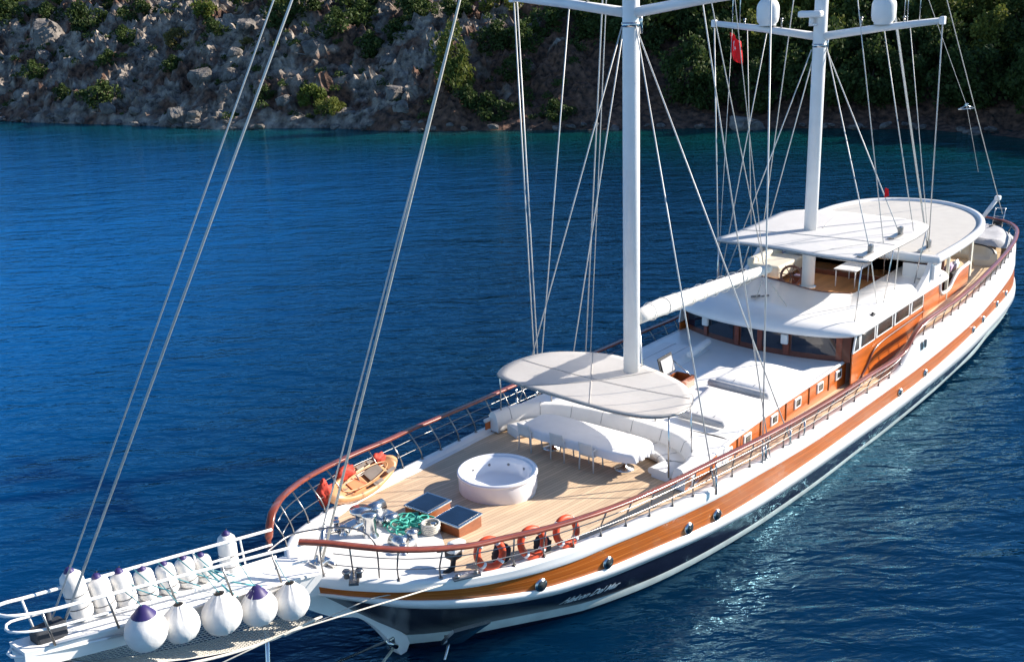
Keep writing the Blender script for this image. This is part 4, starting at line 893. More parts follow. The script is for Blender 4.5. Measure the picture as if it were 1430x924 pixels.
m = MB(); m.tube([(16.4, 0, 5.2), (16.5, -.2, 2.5)], .03, 6); obj('gooseneck_stay', m, 'steel', BM)
def wire(name, pts, r=.022, material='wire', sag=0.0):
    if sag:
        a, b = Vector(pts[0]), Vector(pts[1]); pts = [a.lerp(b, t / 12) - Vector((0, 0, sag * 4 * (t / 12) * (1 - t / 12))) for t in range(13)]
    m = MB(); m.tube(pts, r * .82, 6); return obj(name, m, material, Y)
for s in (1, -1):
    yc = 3.98 * s; k = 1 if s > 0 else 1
    for d in ((0, .14) if s > 0 else (0,)): wire('shroud', [(16.02 + d, s * 3.98, 14.4), (16.5 + d * 1.3, yc, 2.0)], .026)
    wire('shroud', [(16.0, s * 4.0, 14.4), (16.0, 0, 33.5)], .022)
    wire('shroud', [(15.9, s * .22, 13.6), (15.5 if s > 0 else 13.9, s * 3.95, 2.05)], .024)
    wire('shroud', [(15.95, s * .22, 13.5), (18.25, s * 4.02, 1.85)], .024)
    if s > 0: wire('shroud', [(16.0, s * .2, 24), (19.2, s * 4.03, 1.8)], .026); wire('shroud', [(16.1, s * .2, 24), (19.5, s * 4.03, 1.8)], .018)
    for x in (15.5 if s > 0 else 13.9, 16.5, 16.68, 18.25, 19.2): 
        m = MB(); z = zcap(x); m.tube([(x, s * 3.97, z - .1), (x, s * 3.97, z + .45)], .035, 6); m.tube([(x, s * 3.97, z + .45), (x - .02, s * 3.97, z + .75)], .022, 6); obj('turnbuckle', m, 'steel', Y)
wire('shroud', [(16.0, 2.0, 14.25), (16.62, 4.0, 2.0)], .024)
wire('shroud', [(16.0, -.2, 24), (16.9, -4.02, 1.9)], .022)
wire('topping_lift', [(16.2, 0, 33), (24.2, 0, 5.4)], .016)
wire('topping_lift', [(17.5, 0, 24) if False else (16.2, 0, 23), (24.2, 0, 5.4)], .02)
# main shrouds: to the quarter rail on the far side, to the coaming on the near side
for s, pt in ((1, None),):
    wire('shroud', [(27.9, 4.15, 13.2), (29.0, 4.3, 2.6)], .03)
    wire('shroud', [(27.9, 2.0, 13.0), (28.9, 4.3, 2.6)], .022)
    wire('shroud', [(27.7, .2, 12.3), (29.0, 4.3, 2.6)], .024); wire('shroud', [(27.8, .2, 11.9), (32.1, 4.3, 2.6)], .024)
    wire('shroud', [(27.9, .2, 22), (32.3, 4.3, 2.6)], .024); wire('shroud', [(27.9, 2.8, 13.1), (31.9, 4.3, 2.6)], .018)
wire('shroud', [(28.0, -.2, 12.45), (25.63, -3.15, 5.88), (27.2, -2.9, 3.7)], .024)
wire('shroud', [(28.0, -.2, 12.35), (28.6, -3.05, 5.9), (29.3, -2.75, 3.72)], .024)
wire('shroud', [(27.9, -.2, 20), (26.9, -3.1, 5.95)], .02)
wire('shroud', [(28.0, -2.2, 13.0), (29.5, -3.2, 5.9)], .022)
wire('shroud', [(27.9, -4.15, 13.2), (32.5, -2.8, 4.6)], .028)
for d in (0, .12, .25): wire('shroud', [(27.9 + d, -.2, 24), (32.4 + d * .3, -2.8, 4.6)], .022)
wire('shroud', [(27.9, -3.1, 13.1), (32.0, -3.0, 4.6)], .016)
for q in ((25.63, -3.15, 5.86), (28.6, -3.05, 5.9), (32.5, -2.8, 4.62)):
    m = MB(); m.box((q[0], q[1], q[2] + .16), (.22, .14, .3), bevel=.03); m.box((q[0] - .3, q[1] + .05, q[2] + .03), (.9, .22, .05)); obj('shroud_block', m, 'steel_dark', Y)
wire('backstay', [(27.9, 0, 26), (45.4, -1.95, 3.6)], .022)
wire('backstay', [(27.9, 0, 22), (43.2, -.5, 8.9), (45.6, -.6, 5.5)], .012)
m = MB(); bz = Vector((43.2, -.5, 8.75)); m.tube([bz + Vector((-.35, .25, 0)), bz + Vector((0, 0, .16)), bz + Vector((.35, -.25, 0))], .03, 6); m.box(bz + Vector((0, 0, .18)), (.14, .14, .14), bevel=.03); m.tube([bz + Vector((-.35, .25, 0)), bz + Vector((.35, -.25, 0))], .03, 6); obj('stay_block', m, 'steel', Y)
wire('triatic_stay', [(16, 0, 33.5), (27.9, 0, 31.5)], .02)
# forestays
wire('forestay', [(-1.75, .02, 4.6), (16, 0, 33.9)], .022); wire('forestay', [(-1.5, 0, 4.55), (16, 0, 32.8)], .032)
wire('inner_forestay', [(3.95, .05, 3.3), (16, 0, 28.2)], .024); wire('inner_forestay', [(4.1, -.05, 3.3), (16, 0, 28.9)], .036, 'rope_white')
m = MB()
for d in (-.08, .1): m.tube([(4.0 + d, d, 3.1), (4.25 + d, d, 3.95)], .045, 7)
m.box((4.05, 0, 3.2), (.4, .3, .14), bevel=.03); m.tube([(4.2, -.3, 3.16), (4.2, .3, 3.16)], .06, 8); obj('stay_fitting', m, 'steel', Y)
# flags
m = MB()
F = thing('red_flag', 'red flag with a white crescent and star flying under the mainmast spreader', 'flag', (27.9, 3.36, 12.0))
rows = []
for i in range(9):
    rows.append([Vector((27.9 + .12 * math.sin(k * .8 + i * .2), 3.5 - .46 * k / 8 - .05 * i / 8, 12.9 - .85 * i / 8 - .32 * k / 8)) for k in range(9)])
m.grid(rows, True); obj('flag_cloth', m, 'flag_red', F, solid=.006)
def onflag(a, b, off): 
    i = b * 8; k = a * 8; return Vector((27.9 + .12 * math.sin(k * .8 + i * .2) - off, 3.5 - .46 * k / 8 - .05 * i / 8, 12.9 - .85 * i / 8 - .32 * k / 8))
m = MB(); cres = []
for t in range(17): an = rad(40 + 280 * t / 16); cres.append((.36 + .17 * math.cos(an), .42 + .2 * math.sin(an)))
cin = []
for t in range(17): an = rad(40 + 280 * t / 16); cin.append((.40 + .13 * math.cos(an), .42 + .155 * math.sin(an)))
for off in (.02,): m.grid([[onflag(a, b, off) for a, b in cres], [onflag(a, b, off) for a, b in cin]], False)
star = [(.62 + (.085 if i % 2 == 0 else .035) * math.cos(rad(36 * i)), .42 + (.1 if i % 2 == 0 else .04) * math.sin(rad(36 * i))) for i in range(10)]
m.add([onflag(a, b, .02) for a, b in star], [list(range(10))]); obj('crescent_and_star', m, 'flag_white', F)
wire('flag_halyard', [(27.9, 3.4, 13.05), (28.9, 4.3, 3.6)], .012)
F2 = thing('red_flag', 'tiny red pennant on a mainmast shroud above the flybridge awning', 'flag', (26.95, -3.0, 7.5))
m = MB(); m.add([(26.95, -3.0, 7.85), (26.95, -3.0, 7.5), (27.05, -3.12, 7.56), (27.02, -3.1, 7.8)], [[0, 1, 2, 3]]); obj('flag_cloth', m, 'flag_red', F2, solid=.006)

# bowsprit with its railings -----------------------------------------------------
def sz(x): return 3.42 + (3.3 - x) * .205          # top of the bowsprit
mb = MB(); rows = []
for i in range(13):
    x = lerp(3.6, -2.3, i / 12); hw = lerp(.62, .26, i / 12); z = sz(x); d = lerp(.55, .36, i / 12)
    rows.append([Vector((x, -hw, z)), Vector((x, hw, z)), Vector((x, hw * .75, z - d)), Vector((x, -hw * .75, z - d))])
mb.grid(rows, False, closed=True); mb.add(rows[0], [[0, 1, 2, 3]]); mb.add(rows[-1], [[0, 1, 2, 3]])
BS = fixn(obj('bowsprit', mb, 'white_paint', Y))
m = MB()
for s in (-1, 1): m.tube([(3.4, s * .62, sz(3.4) + .03), (-1.9, s * .3, sz(-1.9) + .03)], .035, 6)
obj('toe_rail', m, 'gelcoat', BS)
def loop(zo, x0, w0, w1, tipx, r, mt='white_paint', nm='bow_rail'):
    pts = [(x0, w0, sz(x0) + zo)] + [(x, lerp(w0, w1, (x0 - x) / (x0 + 2)), sz(x) + zo * lerp(1, .95, (x0 - x) / (x0 + 2))) for x in (1.5, 0, -1.0, -1.9)]
    pts += [(tipx + .12, w1 * .75, sz(tipx) + zo * .95), (tipx, 0, sz(tipx) + zo * .95), (tipx + .12, -w1 * .75, sz(tipx) + zo * .95)]
    pts += [(x, -lerp(w0, w1, (x0 - x) / (x0 + 2)), sz(x) + zo * lerp(1, .95, (x0 - x) / (x0 + 2))) for x in (-1.9, -1.0, 0, 1.5)] + [(x0, -w0, sz(x0) + zo)]
    m = MB(); m.tube(smooth_line(pts, 90), r, 8); return obj(nm, m, mt, BS)
loop(.95 if False else .72, 3.3, .52, .34, -2.5, .032); loop(.36, 3.3, .56, .3, -2.4, .024); loop(-.12, -1.2, .34, .24, -2.45, .026)
for x in (-1.95, -.85, .3, 1.4, 2.5):
    for s in (-1, 1):
        t = (3.3 - x) / 5.3; m = MB(); m.tube([(x + .12, s * lerp(.62, .34, t), sz(x)), (x, s * lerp(.52, .34, t), sz(x) + .71)], .022, 6); obj('rail_post', m, 'white_paint' if s > 0 else 'steel_dark', BS)
m = MB(); m.box((-1.75, 0, sz(-1.75) + .12), (.55, .3, .3), bevel=.05); m.tube([(-1.75, 0, sz(-1.75)), (-1.7, 0, sz(-1.75) + .45)], .05, 8); obj('bow_lamp_bracket', m, 'rope_dark', BS)
m = MB()
for s in (-1, 1): m.tube(smooth_line([(-2.2, s * .28, sz(-2.2) - .3), (-.8, s * .62, sz(-.8) - .74), (.6, s * .8, sz(.6) - .92), (2.0, s * .84, sz(2.0) - .95), (3.3, s * .84, 2.6)], 30), .03, 6)
net = MB(); rows = []
for i in range(31):
    t = i / 30; x = lerp(-2.2, 3.3, t); wv = .26 + .58 * math.sin(min(1, t * 1.35) * 1.57); dz = .32 + .62 * math.sin(min(1, t * 1.3) * 1.57)
    rows.append([Vector((x, wv * k / 6, sz(x) - dz + .12 * (abs(k) / 6 - 1))) for k in range(-6, 7)])
fine = []
for r in rows: fine.append(r)
for i in range(30): fine.append([a.lerp(b, .5) for a, b in zip(rows[i], rows[i + 1])])
for r in fine: net.tube(r, .011, 4)
for k in range(25): net.tube([r[k // 2] if k % 2 == 0 else r[k // 2].lerp(r[k // 2 + 1], .5) for r in rows], .011, 4)
NT = obj('safety_net', net, 'rope_white', BS); obj('net_rope', m, 'rope_white', NT)
m = MB(); m.tube([(2.6, 0, 2.9), (2.35, 0, .3), (2.3, 0, -.3)], .05, 8); obj('dolphin_striker', m, 'steel', BS)
for a in ((.66, 0, 3.4), ): pass
m = MB(); m.tube([(5.72, -.05, .42), (2.35, -.03, 1.0), (-1.9, 0, sz(-1.9) - .3)], .032, 6); obj('bobstay', m, 'steel', BS)
m = MB(); m.tube([(5.85, -.12, .2), (3.2, -1.0, .1), (1.0, -1.8, -.2)], .032, 6); obj('mooring_line', m, 'rope_white', BS)
m = MB(); m.box((5.72, -.14, .4), (.25, .1, .25), bevel=.04); m.tube([(5.85, -.2, .25), (5.6, -.2, .5)], .06, 8); obj('stem_eye', m, 'steel', BS)
wire('mooring_rope', [(5.75, -2.3, 2.75), (2.3, -.9, 2.75), (-.8, -.7, 2.9)], .02, 'rope_white')
wire('mooring_rope', [(6.1, -2.42, 2.68), (4.2, -1.35, 2.75), (2.3, -.92, 2.7)], .016, 'rope_white')
# fairlead bollard, anchor pocket, chain
def chrome_bollard(name, x, y, z, h, r, parent=Y):
    m = MB(); m.lathe([(r * 1.5, 0), (r * 1.5, .03), (r * .8, .06), (r * .75, h * .7), (r * 1.15, h * .8), (r * 1.2, h * .95), (r * .9, h), (0, h)], (x, y, z), 20); return obj(name, m, 'steel', parent)
m = MB(); m.box((3.95, -1.2, 3.3), (.55, .2, .05), rz=.75)
for d in (-.16, 0.1): m.lathe([(.06, 0), (.06, .08), (.1, .14), (.07, .18), (0, .18)], (3.95 + d * .7, -1.2 - d * .7, 3.31), 14)
obj('fairlead', m, 'steel_dark', Y)
m = MB(); m.box((5.95, -2.45, 2.81), (.62, .14, .06), rz=-.5, bevel=.02); m.tube([(5.75, -2.36, 2.83), (5.75, -2.36, 2.9)], .05, 8); m.tube([(6.15, -2.53, 2.8), (6.15, -2.53, 2.88)], .05, 8); obj('fairlead', m, 'steel_dark', Y)
mb = MB(); q = [Vector((6.35, -1.42, 1.1)), Vector((7.25, -1.72, 1.0)), Vector((6.98, -1.02, .34)), Vector((6.62, -.72, .36))]
mb.slab([v + Vector((-.15, -.28, 0)) for v in q], .08); AP = fixn(obj('anchor_plate', mb, 'steel', Y))
m = MB(); m.tube([(6.62, -1.0, .4), (6.9, -1.3, .42)], .05, 8); obj('anchor_shackle', m, 'steel_dark', AP)
m = MB(); m.tube([(6.72, -1.1, .4), (6.2, -1.0, -1.0)], .035, 6); obj('anchor_chain', m, 'steel', AP)
# deck hatches with dark glass lids
for cx, cy in ((8.04, .70), (7.93, -.40)):
    z = deckz(cx, cy); mb = MB(); mb.box((cx, cy, z + .13), (.82, .76, .30), rz=.02, bevel=.015); H_ = obj('deck_hatch', mb, 'hatch_wood', Y)
    mb = MB(); mb.box((cx, cy, z + .305), (.88, .82, .05), rz=.02, bevel=.015); LD = obj('hatch_frame', mb, 'steel', H_)
    mb = MB(); mb.box((cx, cy, z + .333), (.74, .68, .015), rz=.02); obj('hatch_glass', mb, 'hatch_glass', LD)
# windlasses, bollards and cleats on the white pad
WD = []
def deckfit(n, pts): pass
z0 = deckz(6.3, .9)
m = MB(); m.lathe([(.2, 0), (.2, .05), (.15, .1), (.14, .5), (.18, .56), (.18, .62), (0, .62)], (6.15, .72, z0), 22); obj('capstan', m, 'steel', Y)
m = MB(); m.lathe([(.26, 0), (.26, .08), (.13, .14), (.12, .36), (.24, .42), (.25, .5), (.0, .52)], (6.35, 1.25, z0), 22); m.box((6.1, 1.3, z0 + .1), (.5, .35, .22), bevel=.05); obj('anchor_windlass', m, 'steel', Y)
m = MB(); m.box((6.95, 1.15, deckz(7, 1.1) + .12), (.55, .5, .26), bevel=.07); m.tube([(6.7, 1.4, deckz(7, 1) + .3), (7.2, 1.4, deckz(7, 1) + .3)], .16, 14); m.tube([(6.8, .9, deckz(7, 1) + .2), (7.1, .8, deckz(7, 1) + .2)], .11, 12); obj('anchor_windlass', m, 'steel', Y)
m = MB(); m.box((6.25, -.25, deckz(6.2, -.2) + .1), (.5, .35, .2), bevel=.05); m.tube([(6.1, -.45, deckz(6.2, -.2) + .2), (6.1, -.05, deckz(6.2, -.2) + .2)], .15, 14); m.lathe([(.16, 0), (.13, .1), (.12, .3), (.17, .36), (0, .4)], (6.5, -.3, deckz(6.5, -.3)), 18); obj('mooring_winch', m, 'steel', Y)
for x, y in ((5.75, 1.2), (5.85, 1.55), (7.35, -.15), (5.95, -.55), (6.0, 1.75)): chrome_bollard('bollard', x, y, deckz(x, y) + .02, .24, .07)
m = MB(); m.tube(smooth_line([(5.5, 1.45, deckz(5.5, 1.4) + .05), (5.9, 1.4, deckz(5.9, 1.4) + .06), (6.5, 1.3, deckz(6.5, 1.3) + .08), (6.9, 1.2, deckz(7, 1.2) + .1)], 30), .03, 6); obj('anchor_chain', m, 'steel_dark', Y)
# bulwark and hull portlights
def hullpt(x, A, B, t, off):
    best = min(range(NL), key=lambda i: abs(A[i].lerp(B[i], t).x - x) + (100 if A[i].y < .05 else 0)); p = bulge(A, B, t, off)[best]; n = bulge(A, B, t, off + .5)[best] - p; return Vector((p.x, -p.y, p.z)), Vector((n.x, -n.y, 0)).normalized()
for x in (7.9, 10.0, 12.9, 14.15, 26.05, 28.1, 33.6, 35.2, 37.6, 39.5):
    for sd in (-1, 1):
        p, n = hullpt(x, A1, A2, .72, .0)
        if sd > 0: p = Vector((p.x, -p.y, p.z)); n = Vector((n.x, -n.y, 0))
        r = .155 if x < 20 else .13
        m = MB(); m.tube([p - n * .05, p + n * .06], r, 24); tg = Vector((-n.y, n.x, 0)); PL = obj('portlight', m, 'steel', wood)
        m = MB(); m.tube([p + n * .055, p + n * .066], r * .72, 24); obj('glass', m, 'glass_side', PL)
for x in (27.8, 28.3):
    p, n = hullpt(x, C_, A1, .25, .0); m = MB(); m.box(p + n * .02, (.12, .1, .3), bevel=.03); obj('scupper', m, 'steel_dark', bul)
# boat name on the navy topside
def name_text():
    cu = bpy.data.curves.new('n', 'FONT'); cu.body = 'Halcon Del Mar'; cu.size = .42; cu.shear = .45; cu.offset = .008; cu.space_character = .95; cu.resolution_u = 3
    to = bpy.data.objects.new('n', cu); col.objects.link(to); bpy.context.view_layer.update()
    dg = bpy.context.evaluated_depsgraph_get(); me = bpy.data.meshes.new_from_object(to.evaluated_get(dg)); bpy.data.objects.remove(to)
    bm = bmesh.new(); bm.from_mesh(me); bmesh.ops.triangulate(bm, faces=bm.faces[:]); 
    for i in range(2): bmesh.ops.subdivide_edges(bm, edges=[e for e in bm.edges if e.calc_length() > .12], cuts=1); bmesh.ops.triangulate(bm, faces=bm.faces[:])
    xmax = max(v.co.x for v in bm.verts)
    cl = bulge(A3, A4, .5, .03); xs0, xs1 = 8.95, 10.65
    # the script runs forward to aft along the port side
    from mathutils.bvhtree import BVHTree
    tree_ = BVHTree.FromPolygons([v.co for v in navy.data.vertices], [tuple(p.vertices) for p in navy.data.polygons])
    lineA = bulge(A3, A4, .25, .028); lineB = bulge(A3, A4, .85, .028)
    for v in bm.verts:
        t = v.co.x / xmax; x = lerp(xs0, xs1, t); s = v.co.y / .42
        def at(L):
            for i in range(1, NL):
                if L[i].x >= x and L[i].x > L[i - 1].x: f = (x - L[i - 1].x) / (L[i].x - L[i - 1].x); return L[i - 1].lerp(L[i], max(0, min(1, f)))
            return L[-1]
        a = at(lineA); b = at(lineB); p = b.lerp(a, .30 + .62 * s); hit = tree_.ray_cast(Vector((p.x, -8, p.z)), Vector((0, 1, 0))); v.co = Vector((p.x, (hit[0].y if hit[0] else -p.y) - .012, p.z))
    mb = MB(); mb.bm(bm); bpy.data.meshes.remove(me); bpy.data.curves.remove(cu)
    obj('boat_name', mb, 'name_white', navy)
name_text()

# ------------------------------------------------------------------ loose things on board
# hot tub
tz = deckz(10.4, .48) - .02
HTB = thing('hot_tub', 'round white hot tub standing on the teak foredeck', 'hot tub', (10.42, .47, tz))
R_ = 1.05
m = MB(); m.lathe([(R_ * .94, 0), (R_ * .945, .06), (R_ * .97, .12), (R_ * .975, .5), (R_ * .965, .53)], (10.42, .47, tz), 72); obj('tub_skirt', m, 'tub_side', HTB)
m = MB(); m.lathe([(R_ * .965, .52), (R_, .535), (R_ * 1.005, .57), (R_ * .99, .605), (R_ * .95, .62), (R_ * .93, .60), (R_ * .91, .57), (R_ * .87, .565), (R_ * .85, .55), (R_ * .80, .42), (R_ * .76, .22), (R_ * .70, .15), (0, .14)], (10.42, .47, tz), 72); TB = obj('tub_shell', m, 'tub_acrylic', HTB)
for i in range(10):
    an = rad(20 + 36 * i); p = Vector((10.42 + .79 * R_ * math.cos(an), .47 + .79 * R_ * math.sin(an), tz + .38)); n = Vector((math.cos(an), math.sin(an), 0))
    m = MB(); m.tube([p + n * .03, p - n * .012], .035, 12); obj('jet', m, 'steel_dark', TB)
# dining table and cloth
TX, TY = 13.8, .06; fz = deckz(TX, 0)
T = thing('dining_table', 'long oval dining table hidden under a white cloth in the sofa horseshoe', 'table', (TX, TY, fz))
def oval(hx, hy, z, n=120, e=6.0, wob=0.0):
    out = []
    for k in range(n):
        t = 2 * math.pi * k / n; c, s = math.cos(t), math.sin(t); r = 1 / ((abs(c) ** e + abs(s) ** e) ** (1 / e))
        q = 1 + wob * (math.sin(k * .9) * .6 + math.sin(k * 2.1 + 1) * .4); out.append(Vector((TX + hx * r * c * q, TY + hy * r * s * q, z)))
    return out
m = MB(); m.grid([oval(.62, 1.85, fz + .70), oval(.62, 1.85, fz + .735)], False, closed=True); m.add(oval(.62, 1.85, fz + .735), [list(range(120))]); obj('table_top', m, 'mahogany', T)
for y in (-1.2, 1.3): 
    m = MB(); m.lathe([(.28, 0), (.28, .04), (.07, .08), (.07, .66), (.2, .7)], (TX, y, fz), 18); obj('pedestal', m, 'steel', T)
m = MB(); m.grid([oval(.3, 1.2, fz + .752), oval(.6, 1.82, fz + .752), oval(.655, 1.9, fz + .74), oval(.672, 1.925, fz + .70, wob=.006), oval(.68, 1.94, fz + .62, wob=.018), oval(.685, 1.95, fz + .50, wob=.035)], True, closed=True); m.add(oval(.3, 1.2, fz + .752), [list(range(120))])
TC = fixn(obj('tablecloth', m, 'cloth', base=(TX, TY, fz + .74))); tag(TC, 'white cloth draped over the oval dining table under the dining awning', 'tablecloth')
# chairs, backs towards the bow
def chair():
    o = bpy.data.objects.new('dining_chair', None); col.objects.link(o)
    m = MB(); m.box((.02, 0, .44), (.44, .46, .035), bevel=.015); obj('seat', m, 'chair_white', o)
    m = MB(); rows = []
    for i in range(7):
        z = .47 + .38 * i / 6; rows.append([Vector((-.22 - .03 * (i / 6) ** 1.5 * 2 - .03 * math.cos((k - 4) / 4 * 1.2), -.22 + .44 * k / 8, z)) for k in range(9)])
    m.grid(rows, True); obj('backrest', m, 'chair_white', o, solid=.02)
    for sx, sy in ((-.22, -.22), (-.22, .22), (.22, -.22), (.22, .22)):
        m = MB(); m.tube([(sx * 1.08, sy * 1.06, 0), (sx, sy, .44)] + ([(sx - .02, sy, .66)] if sx < 0 else [(sx * .9, sy * 1.08, .64)]), .022, 7); obj('leg', m, 'chair_white', o)
    for s in (-1, 1):
        m = MB(); m.tube(smooth_line([(-.24, s * .23, .64), (0, s * .25, .66), (.2, s * .24, .64)], 8), .022, 7); obj('armrest', m, 'chair_white', o)
    return o
CH = chair()
for i, (x, y, lab) in enumerate(((13.22, 1.72, 'white armchair at the long table nearest the starboard rail'), (13.18, .55, 'white armchair at the long table in the middle of its row'), (13.1, -.5, 'white armchair at the long table nearest the port rail'))):
    o = CH if i == 0 else copy_tree(CH)
    o.location = (x + .12, y, deckz(x, y)); o.rotation_euler = (0, 0, (-.05, .04, .02)[i]); tag(o, lab, 'chair', 'white chairs along the long dining table')
# sun mattresses on the coachroof
def mattress(quad, z, th, label, bolster=None):
    q = [Vector((x, y, 0)) for x, y in quad]; c = sum(q, Vector()) / 4
    R = thing('sun_mattress', label, 'mattress', (c.x, c.y, z), 'white sun mattresses on the coachroof')
    rows = []
    n = 14
    def P(a, b): return q[0].lerp(q[1], a).lerp(q[3].lerp(q[2], a), b)
    for i in range(n + 1):
        r = []
        for k in range(n + 1):
            a, b = i / n, k / n; e = min(a, 1 - a, b, 1 - b); hgt = th * min(1, (e * 9)) ** .5 if e > 0 else 0
            p = P(a, b); r.append(Vector((p.x, p.y, z + hgt + .015 * noise.noise(Vector((p.x * 2, p.y * 2, 0))) * (1 if e > .02 else 0))))
        rows.append(r)
    m = MB(); m.grid(rows, True); o = obj('mattress_pad', m, 'cushion_white', R)
    if o.data.polygons[len(o.data.polygons) // 2].normal.z < 0: o.data.flip_normals()
    for b_ in (.34, .67):
        pts = [P(a_ / 10, b_) + Vector((0, 0, z + th * min(1, min(a_, 10 - a_) / 10 * 9) ** .5 + .004)) for a_ in range(1, 10)]; m = MB(); m.tube(pts, .012, 5); obj('mattress_seam', m, 'grey_cloth', R)
    if bolster:
        a, b = Vector(bolster[0]), Vector(bolster[1]); m = MB(); m.tube([a, a.lerp(b, .03), a.lerp(b, .5), a.lerp(b, .97), b], .12, 12, rs=[.06, .12, .12, .12, .06]); obj('bolster', m, 'cushion_white', R)
    return R
mattress([(17.0, -.95), (19.62, -.5), (19.5, -2.62), (16.95, -2.6)], ZC + .005, .16, 'white sun mattress nearer the sofa on the port half of the coachroof')
mattress([(19.9, -.38), (22.7, -.4), (22.35, -2.62), (19.72, -2.6)], ZC + .005, .22, 'white sun mattress with a raised head, nearest the wheelhouse on the port half', None)
mattress([(20.0, 2.95), (22.6, 2.95), (22.95, 1.3), (20.2, 1.25)], ZC + .005, .18, 'white sun mattress with a long bolster on the shaded starboard half', ((22.95, 1.35, ZC + .3), (21.35, 1.2, ZC + .28)))
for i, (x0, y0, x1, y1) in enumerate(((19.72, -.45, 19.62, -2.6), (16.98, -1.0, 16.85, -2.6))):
    m = MB(); m.tube([(x0, y0, ZC + .16), (x0, y0 - .05, ZC + .16), (x1, y1 + .05, ZC + .16), (x1, y1, ZC + .16)], .11, 12, rs=[.05, .11, .11, .05])  # shade on the mattress fronts is coloured in as grey cloth
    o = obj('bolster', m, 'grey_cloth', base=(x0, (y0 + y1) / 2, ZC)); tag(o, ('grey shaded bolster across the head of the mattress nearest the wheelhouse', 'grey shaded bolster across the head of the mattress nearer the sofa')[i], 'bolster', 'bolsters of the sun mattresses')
# open locker with a clear lid, towels beside it
L_ = thing('deck_locker', 'small open wooden locker with raised grey lid abaft the foremast', 'locker', (19.0, .35, ZC))
mb = MB()
for c_, s_ in (((19.15, .0, ZC + .17), (.9, .05, .34)), ((19.15, .62, ZC + .17), (.9, .05, .34)), ((18.7, .31, ZC + .17), (.05, .66, .34)), ((19.6, .31, ZC + .17), (.05, .66, .34)), ((19.15, .31, ZC + .02), (.85, .6, .04))): mb.box(c_, s_, bevel=.01)
obj('locker_body', mb, 'hatch_wood', L_)
mb = MB(); mb.slab([(18.72, .62, ZC + .36), (19.58, .66, ZC + .36), (19.62, .86, ZC + .95), (18.76, .82, ZC + .95)], .04); LD = fixn(obj('locker_lid', mb, 'black', L_))
mb = MB(); mb.slab([(18.8, .60, ZC + .43), (19.5, .635, ZC + .43), (19.53, .80, ZC + .88), (18.83, .765, ZC + .88)], .012); fixn(obj('lid_window', mb, 'grey_cloth', LD))
m = MB(); m.tube([(19.5, .05, ZC + .34), (19.56, .75, ZC + .7)], .018, 6); obj('lid_stay', m, 'steel', L_)
m = MB(); rows = []
for i in range(15): rows.append([Vector((17.9 + .05 * i, .2 + .09 * k + .02 * math.sin(i), ZC + .02 + .25 * math.sin(min(1, min(i, 14 - i) / 3) * 1.57) * math.sin(min(1, min(k, 8 - k) / 2.5) * 1.57) + .03 * noise.noise(Vector((i * .7, k * .7, 0))))) for k in range(9)])
m.grid(rows, True); o = obj('towel_bundle', m, 'cloth', base=(18.2, .5, ZC)); tag(o, 'bundle of white towels in front of the open locker', 'towels')
if o.data.polygons[40].normal.z < 0: o.data.flip_normals()
